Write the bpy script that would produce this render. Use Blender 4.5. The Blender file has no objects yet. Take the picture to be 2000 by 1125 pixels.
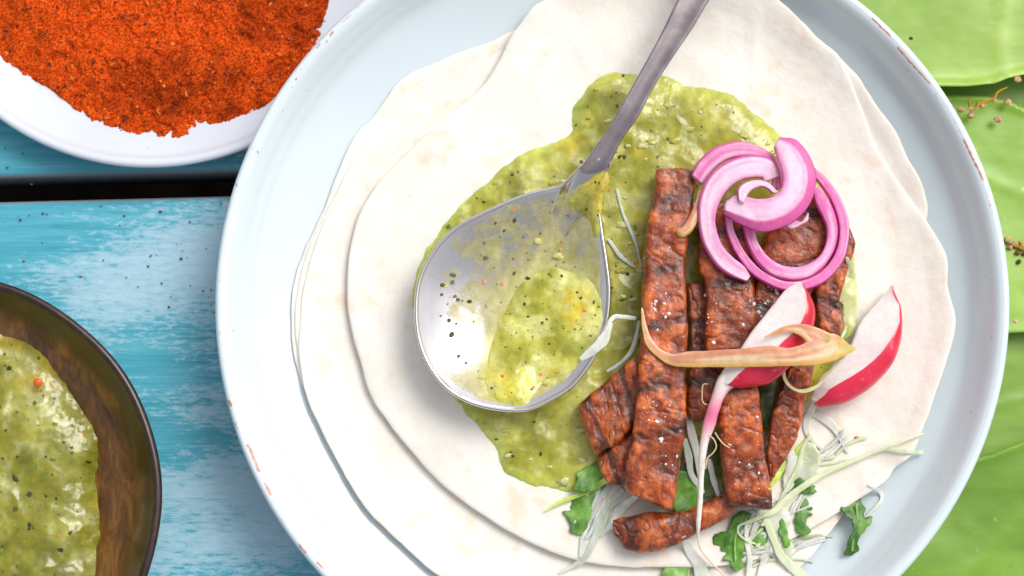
import bpy, math, random
import numpy as np
from mathutils import Vector
from mathutils.bvhtree import BVHTree
from mathutils.geometry import delaunay_2d_cdt

random.seed(7)
TZ = -0.005          # table top; the plate's foot lifts its floor to z = 0.006
RNG = np.random.default_rng(11)
SC = bpy.context.scene
COL = SC.collection

# ------------------------------------------------------------------ camera
TH, DIST, OX, OY, FOC = 0.11515, 0.69618, -0.03393, 0.00353, 4000.0
CAM = np.array([OX, OY - math.sin(TH) * DIST, 0.03 + math.cos(TH) * DIST])
FW = np.array([0, math.sin(TH), -math.cos(TH)])
RT = np.array([1.0, 0, 0])
UP = np.cross(RT, FW)
cd = bpy.data.cameras.new('camera')
cd.lens, cd.sensor_width = 72.0, 36.0
cd.clip_start, cd.clip_end = 0.01, 50
cd.dof.use_dof = True
cd.dof.focus_distance = DIST
cd.dof.aperture_fstop = 9.0
cam = bpy.data.objects.new('camera', cd)
COL.objects.link(cam)
cam.location = CAM
cam.rotation_euler = (TH, 0, 0)
SC.camera = cam

# ------------------------------------------------------------------ light
SUN_EL, SUN_AZ = math.radians(53), math.radians(46)     # azimuth clockwise from +y
w = bpy.data.worlds.new('World')
SC.world = w
w.use_nodes = True
wn = w.node_tree
wn.nodes.clear()
wo = wn.nodes.new('ShaderNodeOutputWorld')
wb = wn.nodes.new('ShaderNodeBackground')
sky = wn.nodes.new('ShaderNodeTexSky')
sky.sky_type = 'NISHITA'
sky.sun_disc = False
sky.sun_elevation = SUN_EL
sky.sun_rotation = SUN_AZ
sky.dust_density = 4.0
sky.air_density = 1.0
hs = wn.nodes.new('ShaderNodeHueSaturation')
hs.inputs['Saturation'].default_value = 0.25
wn.links.new(sky.outputs[0], hs.inputs['Color'])
wn.links.new(hs.outputs[0], wb.inputs[0])
wb.inputs[1].default_value = 0.15
wn.links.new(wb.outputs[0], wo.inputs[0])
sd = bpy.data.lights.new('sun', 'SUN')
sd.energy = 1.15
sd.angle = math.radians(28)
sd.color = (1.0, 0.96, 0.9)
sun = bpy.data.objects.new('sun', sd)
COL.objects.link(sun)
sdir = Vector((math.sin(SUN_AZ) * math.cos(SUN_EL), math.cos(SUN_AZ) * math.cos(SUN_EL), math.sin(SUN_EL)))
sun.rotation_euler = sdir.to_track_quat('Z', 'Y').to_euler()
SC.view_settings.view_transform = 'Standard'
SC.view_settings.look = 'None'
SC.view_settings.gamma = 1.0
SC.view_settings.exposure = 0.2
SC.cycles.max_bounces = 8
SC.cycles.use_denoising = True


# ------------------------------------------------------------------ helpers
def S(r, g, b):
    c = np.array([r, g, b], float) / 255
    return np.where(c <= 0.04045, c / 12.92, ((c + 0.055) / 1.055) ** 2.4)


def P(px, z):
    """pixel(s) of the 2000x1125 photograph -> world point(s) on the level z"""
    px = np.atleast_2d(np.asarray(px, float))
    z = np.broadcast_to(np.asarray(z, float), (len(px),))
    d = FW[None] + ((px[:, :1] - 1000) / FOC) * RT[None] - ((px[:, 1:2] - 562.5) / FOC) * UP[None]
    t = (z - CAM[2]) / d[:, 2]
    return CAM[None] + d * t[:, None]


def ray(px):
    d = FW + ((px[0] - 1000) / FOC) * RT - ((px[1] - 562.5) / FOC) * UP
    return d / np.linalg.norm(d)


def _hash(ix, iy, iz, seed):
    h = (ix * 374761393 + iy * 668265263 + iz * 2147483647 + seed * 974711) & 0x7fffffff
    h = ((h ^ (h >> 13)) * 1274126177) & 0x7fffffff
    h = h ^ (h >> 16)
    return (h & 0xffff) / 65535.0


def vnoise(p, seed=0):
    p = np.asarray(p, float)
    i = np.floor(p).astype(np.int64)
    f = p - i
    f = f * f * f * (f * (f * 6 - 15) + 10)
    out = 0
    for a in (0, 1):
        wx = f[:, 0] if a else 1 - f[:, 0]
        for b in (0, 1):
            wy = f[:, 1] if b else 1 - f[:, 1]
            for c in (0, 1):
                wz = f[:, 2] if c else 1 - f[:, 2]
                out = out + wx * wy * wz * _hash(i[:, 0] + a, i[:, 1] + b, i[:, 2] + c, seed)
    return out * 2 - 1


def fbm(p, scale, oct=4, seed=0, gain=0.5):
    p = np.asarray(p, float) * scale
    o, a, t = 0, 1.0, 0
    for k in range(oct):
        o = o + a * vnoise(p, seed + k * 17)
        t += a
        a *= gain
        p = p * 2.03 + 3.7
    return o / t


def sstep(a, b, x):
    t = np.clip((x - a) / (b - a), 0, 1)
    return t * t * (3 - 2 * t)


def lerp(a, b, t):
    t = np.asarray(t)[..., None]
    return np.asarray(a) * (1 - t) + np.asarray(b) * t


def catmull(pts, n, closed=False):
    """resample a polyline (k x d) smoothly to n points, roughly even in length"""
    p = np.asarray(pts, float)
    if closed:
        q = np.vstack([p[-1:], p, p[:2]])
    else:
        q = np.vstack([2 * p[:1] - p[1:2], p, 2 * p[-1:] - p[-2:-1]])
    out = []
    m = 12
    for i in range(1, len(q) - 2):
        t = np.linspace(0, 1, m, endpoint=False)[:, None]
        p0, p1, p2, p3 = q[i - 1], q[i], q[i + 1], q[i + 2]
        out.append(0.5 * (2 * p1 + (p2 - p0) * t + (2 * p0 - 5 * p1 + 4 * p2 - p3) * t ** 2 + (3 * p1 - p0 - 3 * p2 + p3) * t ** 3))
    o = np.vstack(out + ([p[:1]] if closed else [p[-1:]]))
    s = np.concatenate([[0], np.cumsum(np.linalg.norm(np.diff(o[:, :2], axis=0), axis=1))])
    ss = np.linspace(0, s[-1], n + 1 if closed else n)
    if closed:
        ss = ss[:-1]
    return np.stack([np.interp(ss, s, o[:, k]) for k in range(o.shape[1])], 1)


def sdf(pts, poly):
    """signed distance, positive inside"""
    pts = np.asarray(pts, float)[:, :2]
    poly = np.asarray(poly, float)[:, :2]
    best = np.full(len(pts), 1e9)
    ins = np.zeros(len(pts), bool)
    n = len(poly)
    for i in range(n):
        a, b = poly[i], poly[(i + 1) % n]
        ab = b - a
        t = np.clip(((pts - a) @ ab) / max(ab @ ab, 1e-18), 0, 1)
        d = np.linalg.norm(pts - a - t[:, None] * ab, axis=1)
        best = np.minimum(best, d)
        c = (a[1] > pts[:, 1]) != (b[1] > pts[:, 1])
        if abs(ab[1]) > 1e-15:
            x = a[0] + (pts[:, 1] - a[1]) / ab[1] * ab[0]
            ins ^= c & (pts[:, 0] < x)
    return np.where(ins, best, -best)


def normals(V, F):
    N = np.zeros_like(V)
    Fs = F if isinstance(F, list) else [F]
    for f in Fs:
        if len(f) == 0:
            continue
        k = f.shape[1]
        fn = np.cross(V[f[:, 1]] - V[f[:, 0]], V[f[:, 2]] - V[f[:, 0]]) if k == 3 else np.cross(V[f[:, 2]] - V[f[:, 0]], V[f[:, 3]] - V[f[:, 1]])
        for j in range(k):
            np.add.at(N, f[:, j], fn)
    return N / np.maximum(np.linalg.norm(N, axis=1, keepdims=True), 1e-20)


SOLID = []          # (V, F) registered for resting things on


def mesh(name, V, F, m, parent=None, cols=None, uv=None, smooth=True, origin=None, solid=False):
    """link world-space arrays as ONE object, origin at the base of the mesh (or of its parent)"""
    V = np.asarray(V, float)
    Fs = [np.asarray(f, int) for f in (F if isinstance(F, list) else [F]) if len(f)]
    used = np.unique(np.concatenate([f.ravel() for f in Fs]))
    if len(used) < len(V):
        mp = np.full(len(V), -1)
        mp[used] = np.arange(len(used))
        V = V[used]
        Fs = [mp[f] for f in Fs]
        cols = None if cols is None else np.asarray(cols)[used]
        uv = None if uv is None else np.asarray(uv)[used]
    if parent is not None:
        base = np.array(parent['_o'])
    else:
        base = np.array(origin) if origin is not None else np.array([*(V[:, :2].max(0) + V[:, :2].min(0)) / 2, V[:, 2].min()])
    me = bpy.data.meshes.new(name)
    me.vertices.add(len(V))
    me.vertices.foreach_set('co', (V - base).astype(np.float32).ravel())
    loops = np.concatenate([f.ravel() for f in Fs])
    tot = np.concatenate([np.full(len(f), f.shape[1]) for f in Fs])
    start = np.concatenate([[0], np.cumsum(tot)[:-1]])
    me.loops.add(len(loops))
    me.loops.foreach_set('vertex_index', loops.astype(np.int32))
    me.polygons.add(len(tot))
    me.polygons.foreach_set('loop_start', start.astype(np.int32))
    me.polygons.foreach_set('loop_total', tot.astype(np.int32))
    me.polygons.foreach_set('use_smooth', np.full(len(tot), smooth))
    me.update(calc_edges=True)
    me.validate()
    if cols is not None:
        c = np.asarray(cols, float)
        if c.shape[1] == 3:
            c = np.hstack([c, np.ones((len(c), 1))])
        at = me.color_attributes.new('Col', 'FLOAT_COLOR', 'POINT')
        at.data.foreach_set('color', np.clip(c, 0, 4).astype(np.float32).ravel())
    if uv is not None:
        ul = me.uv_layers.new(name='UVMap')
        ul.data.foreach_set('uv', np.asarray(uv, np.float32)[loops].ravel())
    me.materials.append(m)
    o = bpy.data.objects.new(name, me)
    COL.objects.link(o)
    if parent is None:
        o.location = base
    else:
        o.parent = parent
    o['_o'] = [float(x) for x in base]
    if solid:
        SOLID.append((V, Fs))
    return o


def tag(o, label, cat=None, group=None, kind=None):
    if label:
        o['label'] = label
    if cat:
        o['category'] = cat
    if group:
        o['group'] = group
    if kind:
        o['kind'] = kind
    return o


def thing(name, loc, label, cat, group=None):
    o = bpy.data.objects.new(name, None)
    COL.objects.link(o)
    o.location = loc
    o.empty_display_size = 0.01
    o['_o'] = [float(x) for x in loc]
    return tag(o, label, cat, group)


def bvh():
    vs, fs, n = [], [], 0
    for V, Fs in SOLID:
        vs += V.tolist()
        for f in Fs:
            fs += (f + n).tolist()
        n += len(V)
    return BVHTree.FromPolygons(vs, fs)


def hitz(tree, px, default=0.015):
    h = tree.ray_cast(Vector(CAM), Vector(ray(px)))
    return h[0].z if h[0] is not None else default


# ------------------------------------------------------------------ materials
class NT:
    def __init__(self, name):
        self.m = bpy.data.materials.new(name)
        self.m.use_nodes = True
        self.t = self.m.node_tree
        self.b = self.t.nodes['Principled BSDF']
        self.out = self.t.nodes['Material Output']

    def n(self, typ, ins=None, **kw):
        nd = self.t.nodes.new('ShaderNode' + typ)
        for k, v in kw.items():
            setattr(nd, k, v)
        for k, v in (ins or {}).items():
            self.set(nd.inputs[k], v)
        return nd

    def set(self, sock, v):
        if isinstance(v, bpy.types.NodeSocket):
            self.t.links.new(v, sock)
        elif isinstance(v, bpy.types.Node):
            self.t.links.new(v.outputs[0], sock)
        else:
            if sock.type == 'RGBA' and len(v) == 3:
                v = (*v, 1)
            sock.default_value = v

    def p(self, **kw):
        names = dict(col='Base Color', rough='Roughness', metal='Metallic', sss='Subsurface Weight', sssr='Subsurface Radius', ssss='Subsurface Scale',
                     coat='Coat Weight', coatr='Coat Roughness', spec='Specular IOR Level', trans='Transmission Weight', normal='Normal', sheen='Sheen Weight', ior='IOR')
        for k, v in kw.items():
            self.set(self.b.inputs[names[k]], v)
        return self

    def noise(self, scale, detail=4, rough=0.55, vec=None, dist=0.0):
        nd = self.n('TexNoise', {'Scale': scale, 'Detail': detail, 'Roughness': rough, 'Distortion': dist})
        nd2 = vec if vec is not None else self.coord()
        self.set(nd.inputs['Vector'], nd2)
        return nd.outputs[0]

    def coord(self, scale=None):
        if not hasattr(self, 'tc'):
            self.tc = self.n('TexCoord').outputs['Object']
        if scale is None:
            return self.tc
        return self.n('Mapping', {'Vector': self.tc, 'Scale': scale}).outputs[0]

    def ramp(self, fac, stops):
        r = self.n('ValToRGB', {'Fac': fac})
        e = r.color_ramp.elements
        while len(e) < len(stops):
            e.new(0.5)
        for k, (pos, c) in enumerate(stops):
            e[k].position = pos
            e[k].color = (*c, 1) if len(c) == 3 else c
        return r.outputs[0]

    def mix(self, fac, a, b, mode='MIX'):
        m = self.n('Mix', data_type='RGBA', blend_type=mode)
        self.set(m.inputs[0], fac)
        self.set(m.inputs[6], a)
        self.set(m.inputs[7], b)
        return m.outputs[2]

    def math(self, op, a, b=0.0, clamp=False):
        m = self.n('Math', operation=op, use_clamp=clamp)
        self.set(m.inputs[0], a)
        self.set(m.inputs[1], b)
        return m.outputs[0]

    def bump(self, h, strength=0.3, dist=0.0005, normal=None):
        b = self.n('Bump', {'Height': h, 'Strength': strength, 'Distance': dist})
        if normal is not None:
            self.set(b.inputs['Normal'], normal)
        return b.outputs[0]

    def attr(self, name='Col'):
        return self.n('Attribute', attribute_name=name).outputs['Color']


def g(v):
    return (v, v, v)


def food(name, rough=0.35, sss=0.15, rad=(0.004, 0.002, 0.001), var=0.25, vscale=500, bscale=900, bstr=0.3, bdist=0.0004, coat=0.0, spec=0.5, coatr=0.1):
    """colour from the painted 'Col' attribute, broken up by fine noise"""
    t = NT(name)
    nz = t.noise(vscale, 4, 0.6)
    f = t.ramp(nz, [(0.3, g(1 - var)), (0.7, g(1 + var))])
    c = t.mix(1.0, t.attr(), f, 'MULTIPLY')
    t.p(col=c, rough=rough, sss=sss, sssr=rad, ssss=1.0, coat=coat, coatr=coatr, spec=spec)
    if bstr:
        nb = t.bump(t.noise(bscale, 4, 0.6), bstr, bdist)
        t.p(normal=nb)
        t.set(t.b.inputs['Coat Normal'], nb)
    return t.m


M = {}
# table paint: turquoise brushed over grey, worn in streaks along the boards, the pale wear partly painted sheen
t = NT('turquoise_paint')
big = t.noise(7, 3, 0.5, t.coord((1.0, 2.2, 1)))
st = t.noise(1, 7, 0.75, t.coord((22, 560, 560)))
wide = t.noise(1, 4, 0.6, t.coord((5, 60, 60)))
fl = t.noise(1, 5, 0.8, t.coord((190, 640, 640)))
base = t.ramp(t.math('ADD', t.math('MULTIPLY', st, 0.62), t.math('MULTIPLY', wide, 0.38)), [(0.32, S(28, 142, 162)), (0.5, S(70, 166, 188)), (0.66, S(108, 188, 206))])
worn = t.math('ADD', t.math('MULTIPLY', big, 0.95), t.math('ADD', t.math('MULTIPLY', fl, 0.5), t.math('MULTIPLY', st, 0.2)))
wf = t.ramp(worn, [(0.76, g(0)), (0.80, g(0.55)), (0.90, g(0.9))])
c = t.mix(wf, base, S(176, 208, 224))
dk = t.ramp(t.noise(1, 4, 0.65, t.coord((70, 420, 420))), [(0.62, g(0)), (0.7, g(0.35))])
c = t.mix(dk, c, S(20, 128, 142))
ed = t.n('SeparateColor', {0: t.attr()})
c = t.mix(t.math('MULTIPLY', ed.outputs[0], 0.8), c, S(140, 136, 140))
c = t.mix(ed.outputs[1], c, (0.004, 0.0035, 0.003))  # lower sides near black: the shade of the gap is put into the colour
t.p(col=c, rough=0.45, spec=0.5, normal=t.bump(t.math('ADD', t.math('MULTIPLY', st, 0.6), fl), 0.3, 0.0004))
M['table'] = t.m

t = NT('gap_shade_soil')
t.p(spec=0.0, col=t.ramp(t.noise(30), [(0.3, (0.0012, 0.001, 0.0009)), (0.7, (0.004, 0.0035, 0.003))]), rough=0.95)  # near black soil: shade under the boards painted into its colour
M['soil'] = t.m

# plate: pale blue glaze, terracotta showing where the rim is chipped (mask in Col.r)
t = NT('pale_blue_glaze')
gl = t.ramp(t.noise(14, 3), [(0.3, S(207, 219, 225)), (0.7, S(214, 226, 231))])
chip = t.n('SeparateColor', {0: t.attr()})
cm = t.math('ADD', chip.outputs[0], t.math('MULTIPLY', t.math('SUBTRACT', t.noise(800, 4, 0.75), 0.5), 2.0))
cf = t.math('MULTIPLY', t.ramp(cm, [(0.42, g(0)), (0.72, g(0.9))]), t.ramp(chip.outputs[0], [(0.08, g(0)), (0.25, g(1))]))
pin = t.ramp(t.noise(420, 2, 0.5), [(0.735, g(0)), (0.76, g(1))])
pin = t.math('MULTIPLY', pin, chip.outputs[1])
c = t.mix(cf, gl, t.ramp(t.noise(700, 2), [(0.35, S(176, 92, 58)), (0.7, S(214, 140, 104))]))
c = t.mix(pin, c, S(176, 150, 140))
t.p(col=c, rough=t.math('ADD', t.math('MULTIPLY', cf, 0.5), 0.16), coat=0.3, coatr=0.08, normal=t.bump(t.noise(60, 3), 0.12, 0.0008))
M['plate'] = t.m

t = NT('white_glaze')
pin = t.ramp(t.noise(520, 2, 0.5), [(0.76, g(0)), (0.78, g(1))])
t.p(col=t.mix(pin, t.ramp(t.noise(20, 3), [(0.3, S(202, 208, 219)), (0.7, S(211, 217, 227))]), S(160, 130, 120)), rough=0.2, coat=0.3, normal=t.bump(t.noise(50, 3), 0.1, 0.0008))
M['white'] = t.m

# dark bowl: brown glazed wood with rings of grain
t = NT('dark_brown_glaze')
sp = t.n('SeparateColor', {0: t.attr()})
gr = t.noise(1, 6, 0.7, t.coord((180, 60, 90)), 0.6)
wood = t.ramp(gr, [(0.3, S(52, 28, 10)), (0.5, S(108, 68, 24)), (0.72, S(164, 112, 48))])
olive = t.ramp(t.noise(120, 4), [(0.3, S(40, 27, 12)), (0.7, S(72, 50, 22))])
c = t.mix(sp.outputs[0], olive, wood)
c = t.mix(sp.outputs[1], c, t.ramp(t.noise(300, 3), [(0.3, S(26, 14, 10)), (0.75, S(62, 38, 28))]))
t.p(col=c, rough=0.36, coat=0.25, coatr=0.15, normal=t.bump(gr, 0.25, 0.0006))
M['darkbowl'] = t.m

# tortilla: floury, off white, faint toasted freckles
t = NT('flour_tortilla')
n1 = t.noise(45, 4, 0.6)
n2 = t.noise(190, 5, 0.65)
n3 = t.noise(95, 3, 0.55)
c = t.ramp(n1, [(0.3, S(231, 222, 210)), (0.55, S(241, 235, 226)), (0.75, S(245, 240, 233))])
c = t.mix(t.ramp(n3, [(0.64, g(0)), (0.76, g(0.35))]), c, S(230, 206, 180))
c = t.mix(t.ramp(n2, [(0.66, g(0)), (0.78, g(0.4))]), c, S(226, 196, 164))
c = t.mix(1.0, c, t.attr(), 'MULTIPLY')
t.p(col=c, rough=0.8, spec=0.2, sss=0.15, sssr=(0.003, 0.002, 0.0015), ssss=1.0,
    normal=t.bump(t.math('ADD', t.math('MULTIPLY', n2, 0.6), t.math('ADD', n1, t.math('MULTIPLY', t.noise(420, 3, 0.6), 0.35))), 0.45, 0.0011))
M['tortilla'] = t.m

M['salsa'] = food('green_salsa', rough=0.28, sss=0.3, var=0.2, vscale=300, bscale=330, bstr=0.45, bdist=0.0005, coat=0.28, coatr=0.12)
t = NT('grilled_steak')
k1 = t.noise(230, 6, 0.72, None, 0.9)
k2 = t.noise(640, 5, 0.7, t.coord((1.0, 0.55, 1.0)), 0.5)
k3 = t.noise(1500, 3, 0.6)
c = t.mix(1.0, t.attr(), t.ramp(k1, [(0.32, g(0.62)), (0.5, g(1.0)), (0.7, g(1.45))]), 'MULTIPLY')
c = t.mix(1.0, c, t.ramp(k2, [(0.35, (0.55, 0.5, 0.5)), (0.52, g(1.05)), (0.72, (1.3, 1.35, 1.4))]), 'MULTIPLY')
h = t.math('ADD', t.math('MULTIPLY', k1, 1.2), t.math('ADD', t.math('MULTIPLY', k2, 0.9), t.math('MULTIPLY', k3, 0.2)))
nb = t.bump(t.math('ADD', k1, t.math('ADD', t.math('MULTIPLY', t.noise(420, 2, 0.5), 0.7), t.math('MULTIPLY', k3, 0.12))), 1.0, 0.0004)
t.p(col=c, spec=0.1, rough=0.5, sss=0.05, sssr=(0.003, 0.001, 0.0006), coat=1.0, coatr=0.06, normal=nb)
t.set(t.b.inputs['Coat Normal'], nb)
M['steak'] = t.m
M['onion'] = food('pickled_onion', rough=0.3, sss=0.35, rad=(0.005, 0.0025, 0.004), var=0.1, vscale=500, bscale=420, bstr=0.35, coat=0.06, spec=0.35)
M['onion'].node_tree.nodes['Principled BSDF'].inputs['Transmission Weight'].default_value = 0.0
M['radish'] = food('radish', rough=0.28, sss=0.25, rad=(0.004, 0.002, 0.002), var=0.07, vscale=500, bscale=350, bstr=0.12, coat=0.25)
M['pickle'] = food('pickled_pepper', rough=0.3, sss=0.4, rad=(0.005, 0.003, 0.001), var=0.14, vscale=300, bscale=400, bstr=0.25, coat=0.3)
M['shred'] = food('cabbage', rough=0.35, sss=0.4, rad=(0.004, 0.004, 0.002), var=0.08, vscale=400, bscale=500, bstr=0.15, coat=0.1)
M['herb'] = food('herb_green', rough=0.4, sss=0.0, var=0.3, vscale=500, bscale=900, bstr=0.3)
M['fleck'] = food('herb_fleck', rough=0.45, sss=0.0, var=0.2, vscale=900, bstr=0)
M['bud'] = food('dry_bud', rough=0.7, sss=0.0, var=0.3, vscale=900, bscale=1500, bstr=0.5)
M['grain'] = food('spice_grain', rough=0.8, sss=0.0, var=0.3, vscale=1500, bstr=0)

t = NT('chili_powder')
pn = t.noise(1500, 3, 0.75)
c = t.ramp(pn, [(0.32, S(110, 30, 10)), (0.44, S(200, 64, 14)), (0.56, S(232, 90, 20)), (0.72, S(246, 128, 44))])
c = t.mix(1.0, c, t.attr(), 'MULTIPLY')
t.p(col=c, rough=0.95, spec=0.1, normal=t.bump(t.noise(1600, 4, 0.7), 0.8, 0.0006))
M['powder'] = t.m

t = NT('spoon_steel')
sm = t.noise(160, 4, 0.6)
t.p(col=t.ramp(sm, [(0.3, (0.66, 0.63, 0.63)), (0.7, (0.76, 0.73, 0.72))]), metal=1.0, rough=t.math('ADD', t.math('MULTIPLY', sm, 0.08), 0.06), normal=t.bump(t.noise(700, 3), 0.05, 0.0002))
M['steel'] = t.m
t = NT('dark_reflection_steel')
sm = t.noise(1, 4, 0.6, t.coord((140, 140, 140)))
t.p(col=t.ramp(sm, [(0.3, (0.36, 0.30, 0.31)), (0.7, (0.52, 0.45, 0.45))]), metal=1.0, rough=t.math('ADD', t.math('MULTIPLY', sm, 0.15), 0.08), normal=t.bump(t.noise(900, 3), 0.06, 0.0002))  # handle steel coloured darker, painting in reflections of dark surroundings
M['handle'] = t.m

t = NT('salsa_film')
a1 = t.noise(130, 5, 0.65)
sep = t.n('SeparateColor', {0: t.attr()})
fac = t.ramp(t.math('ADD', a1, t.math('SUBTRACT', sep.outputs[0], 0.5)), [(0.44, g(0.0)), (0.54, g(0.4)), (0.66, g(0.65)), (0.88, g(0.9))])
t.p(col=t.ramp(t.noise(300, 3), [(0.35, S(190, 182, 104)), (0.7, S(214, 208, 152))]), rough=0.2, coat=0.3, normal=t.bump(a1, 0.4, 0.0006))
tr = t.n('BsdfTransparent')
mx = t.n('MixShader')
t.set(mx.inputs[0], fac)
t.set(mx.inputs[1], tr)
t.set(mx.inputs[2], t.b.outputs[0])
t.set(t.out.inputs[0], mx)
M['film'] = t.m

t = NT('salt')
t.p(col=(0.85, 0.84, 0.86), rough=0.25, sss=0.3, sssr=(0.001, 0.001, 0.001))
M['salt'] = t.m

t = NT('broad_leaf')
ln = t.noise(16, 4, 0.55)
l2 = t.noise(1, 4, 0.6, t.coord((30, 110, 60)))
c = t.mix(0.35, t.ramp(ln, [(0.32, S(116, 158, 36)), (0.55, S(142, 180, 52)), (0.75, S(164, 198, 78))]), t.ramp(l2, [(0.35, S(112, 152, 34)), (0.7, S(174, 204, 96))]))
bl = t.ramp(t.noise(60, 4, 0.65), [(0.58, g(0)), (0.72, g(0.35))])
c = t.mix(bl, c, S(92, 136, 34))
spk = t.ramp(t.noise(260, 2), [(0.72, g(0)), (0.75, g(0.8))])
c = t.mix(spk, c, S(176, 196, 120))
c = t.mix(1.0, c, t.attr(), 'MULTIPLY')
t.p(col=c, rough=0.36, spec=0.5, sss=0.12, sssr=(0.002, 0.004, 0.001), normal=t.bump(t.math('ADD', ln, t.math('MULTIPLY', l2, 0.3)), 0.22, 0.0016))
M['leaf'] = t.m

# ------------------------------------------------------------------ shape builders


def lathe(profile, n, c):
    """profile (r, z) pairs -> V, F, angle, index along the profile"""
    pr = np.asarray(profile, float)
    a = np.linspace(0, 2 * np.pi, n, endpoint=False)
    k = len(pr)
    V = np.zeros((k, n, 3))
    V[..., 0] = c[0] + pr[:, :1] * np.cos(a)[None]
    V[..., 1] = c[1] + pr[:, :1] * np.sin(a)[None]
    V[..., 2] = pr[:, 1:2]
    i, j = np.meshgrid(np.arange(k - 1), np.arange(n), indexing='ij')
    j2 = (j + 1) % n
    F = np.stack([i * n + j, i * n + j2, (i + 1) * n + j2, (i + 1) * n + j], -1).reshape(-1, 4)
    return V.reshape(-1, 3), F


def strip(pairs, zc, thick, nu=60, nv=24, power=4.0, cap=0.0015, capn=5, top=None, capp=2.5):
    """closed solid swept between a left and a right outline (pixel pairs), one ring per station.
    Returns V, F, u (m along), a (-1..1 across), b (-1..1 up), cross (0 under / 1 top)"""
    pr = np.asarray(pairs, float).reshape(len(pairs), 4)
    zc = np.broadcast_to(np.asarray(zc, float), (len(pr),))
    th = np.broadcast_to(np.asarray(thick, float), (len(pr),))
    full = np.hstack([pr, zc[:, None], th[:, None]])
    mid = np.hstack([(full[:, :2] + full[:, 2:4]) / 2, full])
    q = catmull(mid, nu)[:, 2:]
    L = P(q[:, :2], q[:, 4])
    R = P(q[:, 2:4], q[:, 4])
    t_ = q[:, 5]
    C = (L + R) / 2
    X = (R - L) / 2
    D0 = C[0] - C[1]
    D1 = C[-1] - C[-2]
    D0 /= np.linalg.norm(D0)
    D1 /= np.linalg.norm(D1)
    Cs, Xs, Ts = [], [], []
    e = np.linspace(1, 0, capn, endpoint=False)
    for s in e:
        k = max(1 - s ** capp, 0) ** (1 / capp)
        Cs.append(C[0] + D0 * cap * s); Xs.append(X[0] * max(k, 0.02)); Ts.append(t_[0] * max(k, 0.02))
    Cs += list(C); Xs += list(X); Ts += list(t_)
    for s in e[::-1]:
        k = max(1 - s ** capp, 0) ** (1 / capp)
        Cs.append(C[-1] + D1 * cap * s); Xs.append(X[-1] * max(k, 0.02)); Ts.append(t_[-1] * max(k, 0.02))
    C, X, T = np.array(Cs), np.array(Xs), np.array(Ts)
    ang = np.linspace(0, 2 * np.pi, nv, endpoint=False)
    aa = np.linspace(0, np.pi / 2, 2000)                       # superellipse, stations spread evenly along its outline
    qa, qb = np.cos(aa) ** (2 / power), np.sin(aa) ** (2 / power)
    ql = np.concatenate([[0], np.cumsum(np.hypot(np.diff(qa), 0.6 * np.diff(qb)))])
    f = (ang / (np.pi / 2)) % 1.0
    quad = np.floor(ang / (np.pi / 2) + 1e-9).astype(int) % 4
    f = np.where(np.abs(f - 1) < 1e-9, 0, f)
    fl = np.where(quad % 2 == 0, f, 1 - f)
    a = np.interp(fl * ql[-1], ql, qa) * np.array([1, -1, -1, 1])[quad]
    b = np.interp(fl * ql[-1], ql, qb) * np.array([1, 1, -1, -1])[quad]
    if top is not None:
        b = top(a, b)
    m = len(C)
    V = C[:, None] + X[:, None] * a[None, :, None]
    V[..., 2] += T[:, None] / 2 * b[None]
    u = np.concatenate([[0], np.cumsum(np.linalg.norm(np.diff(C, axis=0), axis=1))])
    i, j = np.meshgrid(np.arange(m - 1), np.arange(nv), indexing='ij')
    j2 = (j + 1) % nv
    F = np.stack([i * nv + j, (i + 1) * nv + j, (i + 1) * nv + j2, i * nv + j2], -1).reshape(-1, 4)
    V = V.reshape(-1, 3)
    V = np.vstack([V, C[:1], C[-1:]])
    k = m * nv
    jj = np.arange(nv)
    jn = (jj + 1) % nv
    F3 = np.vstack([np.stack([np.full(nv, k), jj, jn], 1), np.stack([np.full(nv, k + 1), (m - 1) * nv + jn, (m - 1) * nv + jj], 1)])
    ext = lambda arr: np.concatenate([arr, arr[:1], arr[-1:]])
    U = ext(np.repeat(u, nv))
    A = ext(np.tile(a, m)); B = ext(np.tile(b, m))
    Fs = [F, F3]
    N = normals(V, Fs)
    up = (B > 0.3)
    if (N[up][:, 2]).mean() < 0:
        Fs = [F[:, ::-1], F3[:, ::-1]]
    return V, Fs, U, A, B


def ribbon(pts, width, z, thick=0.0008, **kw):
    """strip along a pixel polyline of given width (px)"""
    p = np.asarray(pts, float)
    k = max(len(p) * 3, 8)
    wv = np.broadcast_to(np.asarray(width, float), (len(p),))
    zz = np.broadcast_to(np.asarray(z, float), (len(p),))
    q = catmull(np.hstack([p, wv[:, None], zz[:, None]]), k)
    d = np.gradient(q[:, :2], axis=0)
    d /= np.maximum(np.linalg.norm(d, axis=1, keepdims=True), 1e-9)
    nrm = np.stack([-d[:, 1], d[:, 0]], 1)
    Lp = q[:, :2] - nrm * q[:, 2:3] / 2
    Rp = q[:, :2] + nrm * q[:, 2:3] / 2
    return strip(np.hstack([Lp, Rp]), q[:, 3], thick, **kw)


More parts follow.
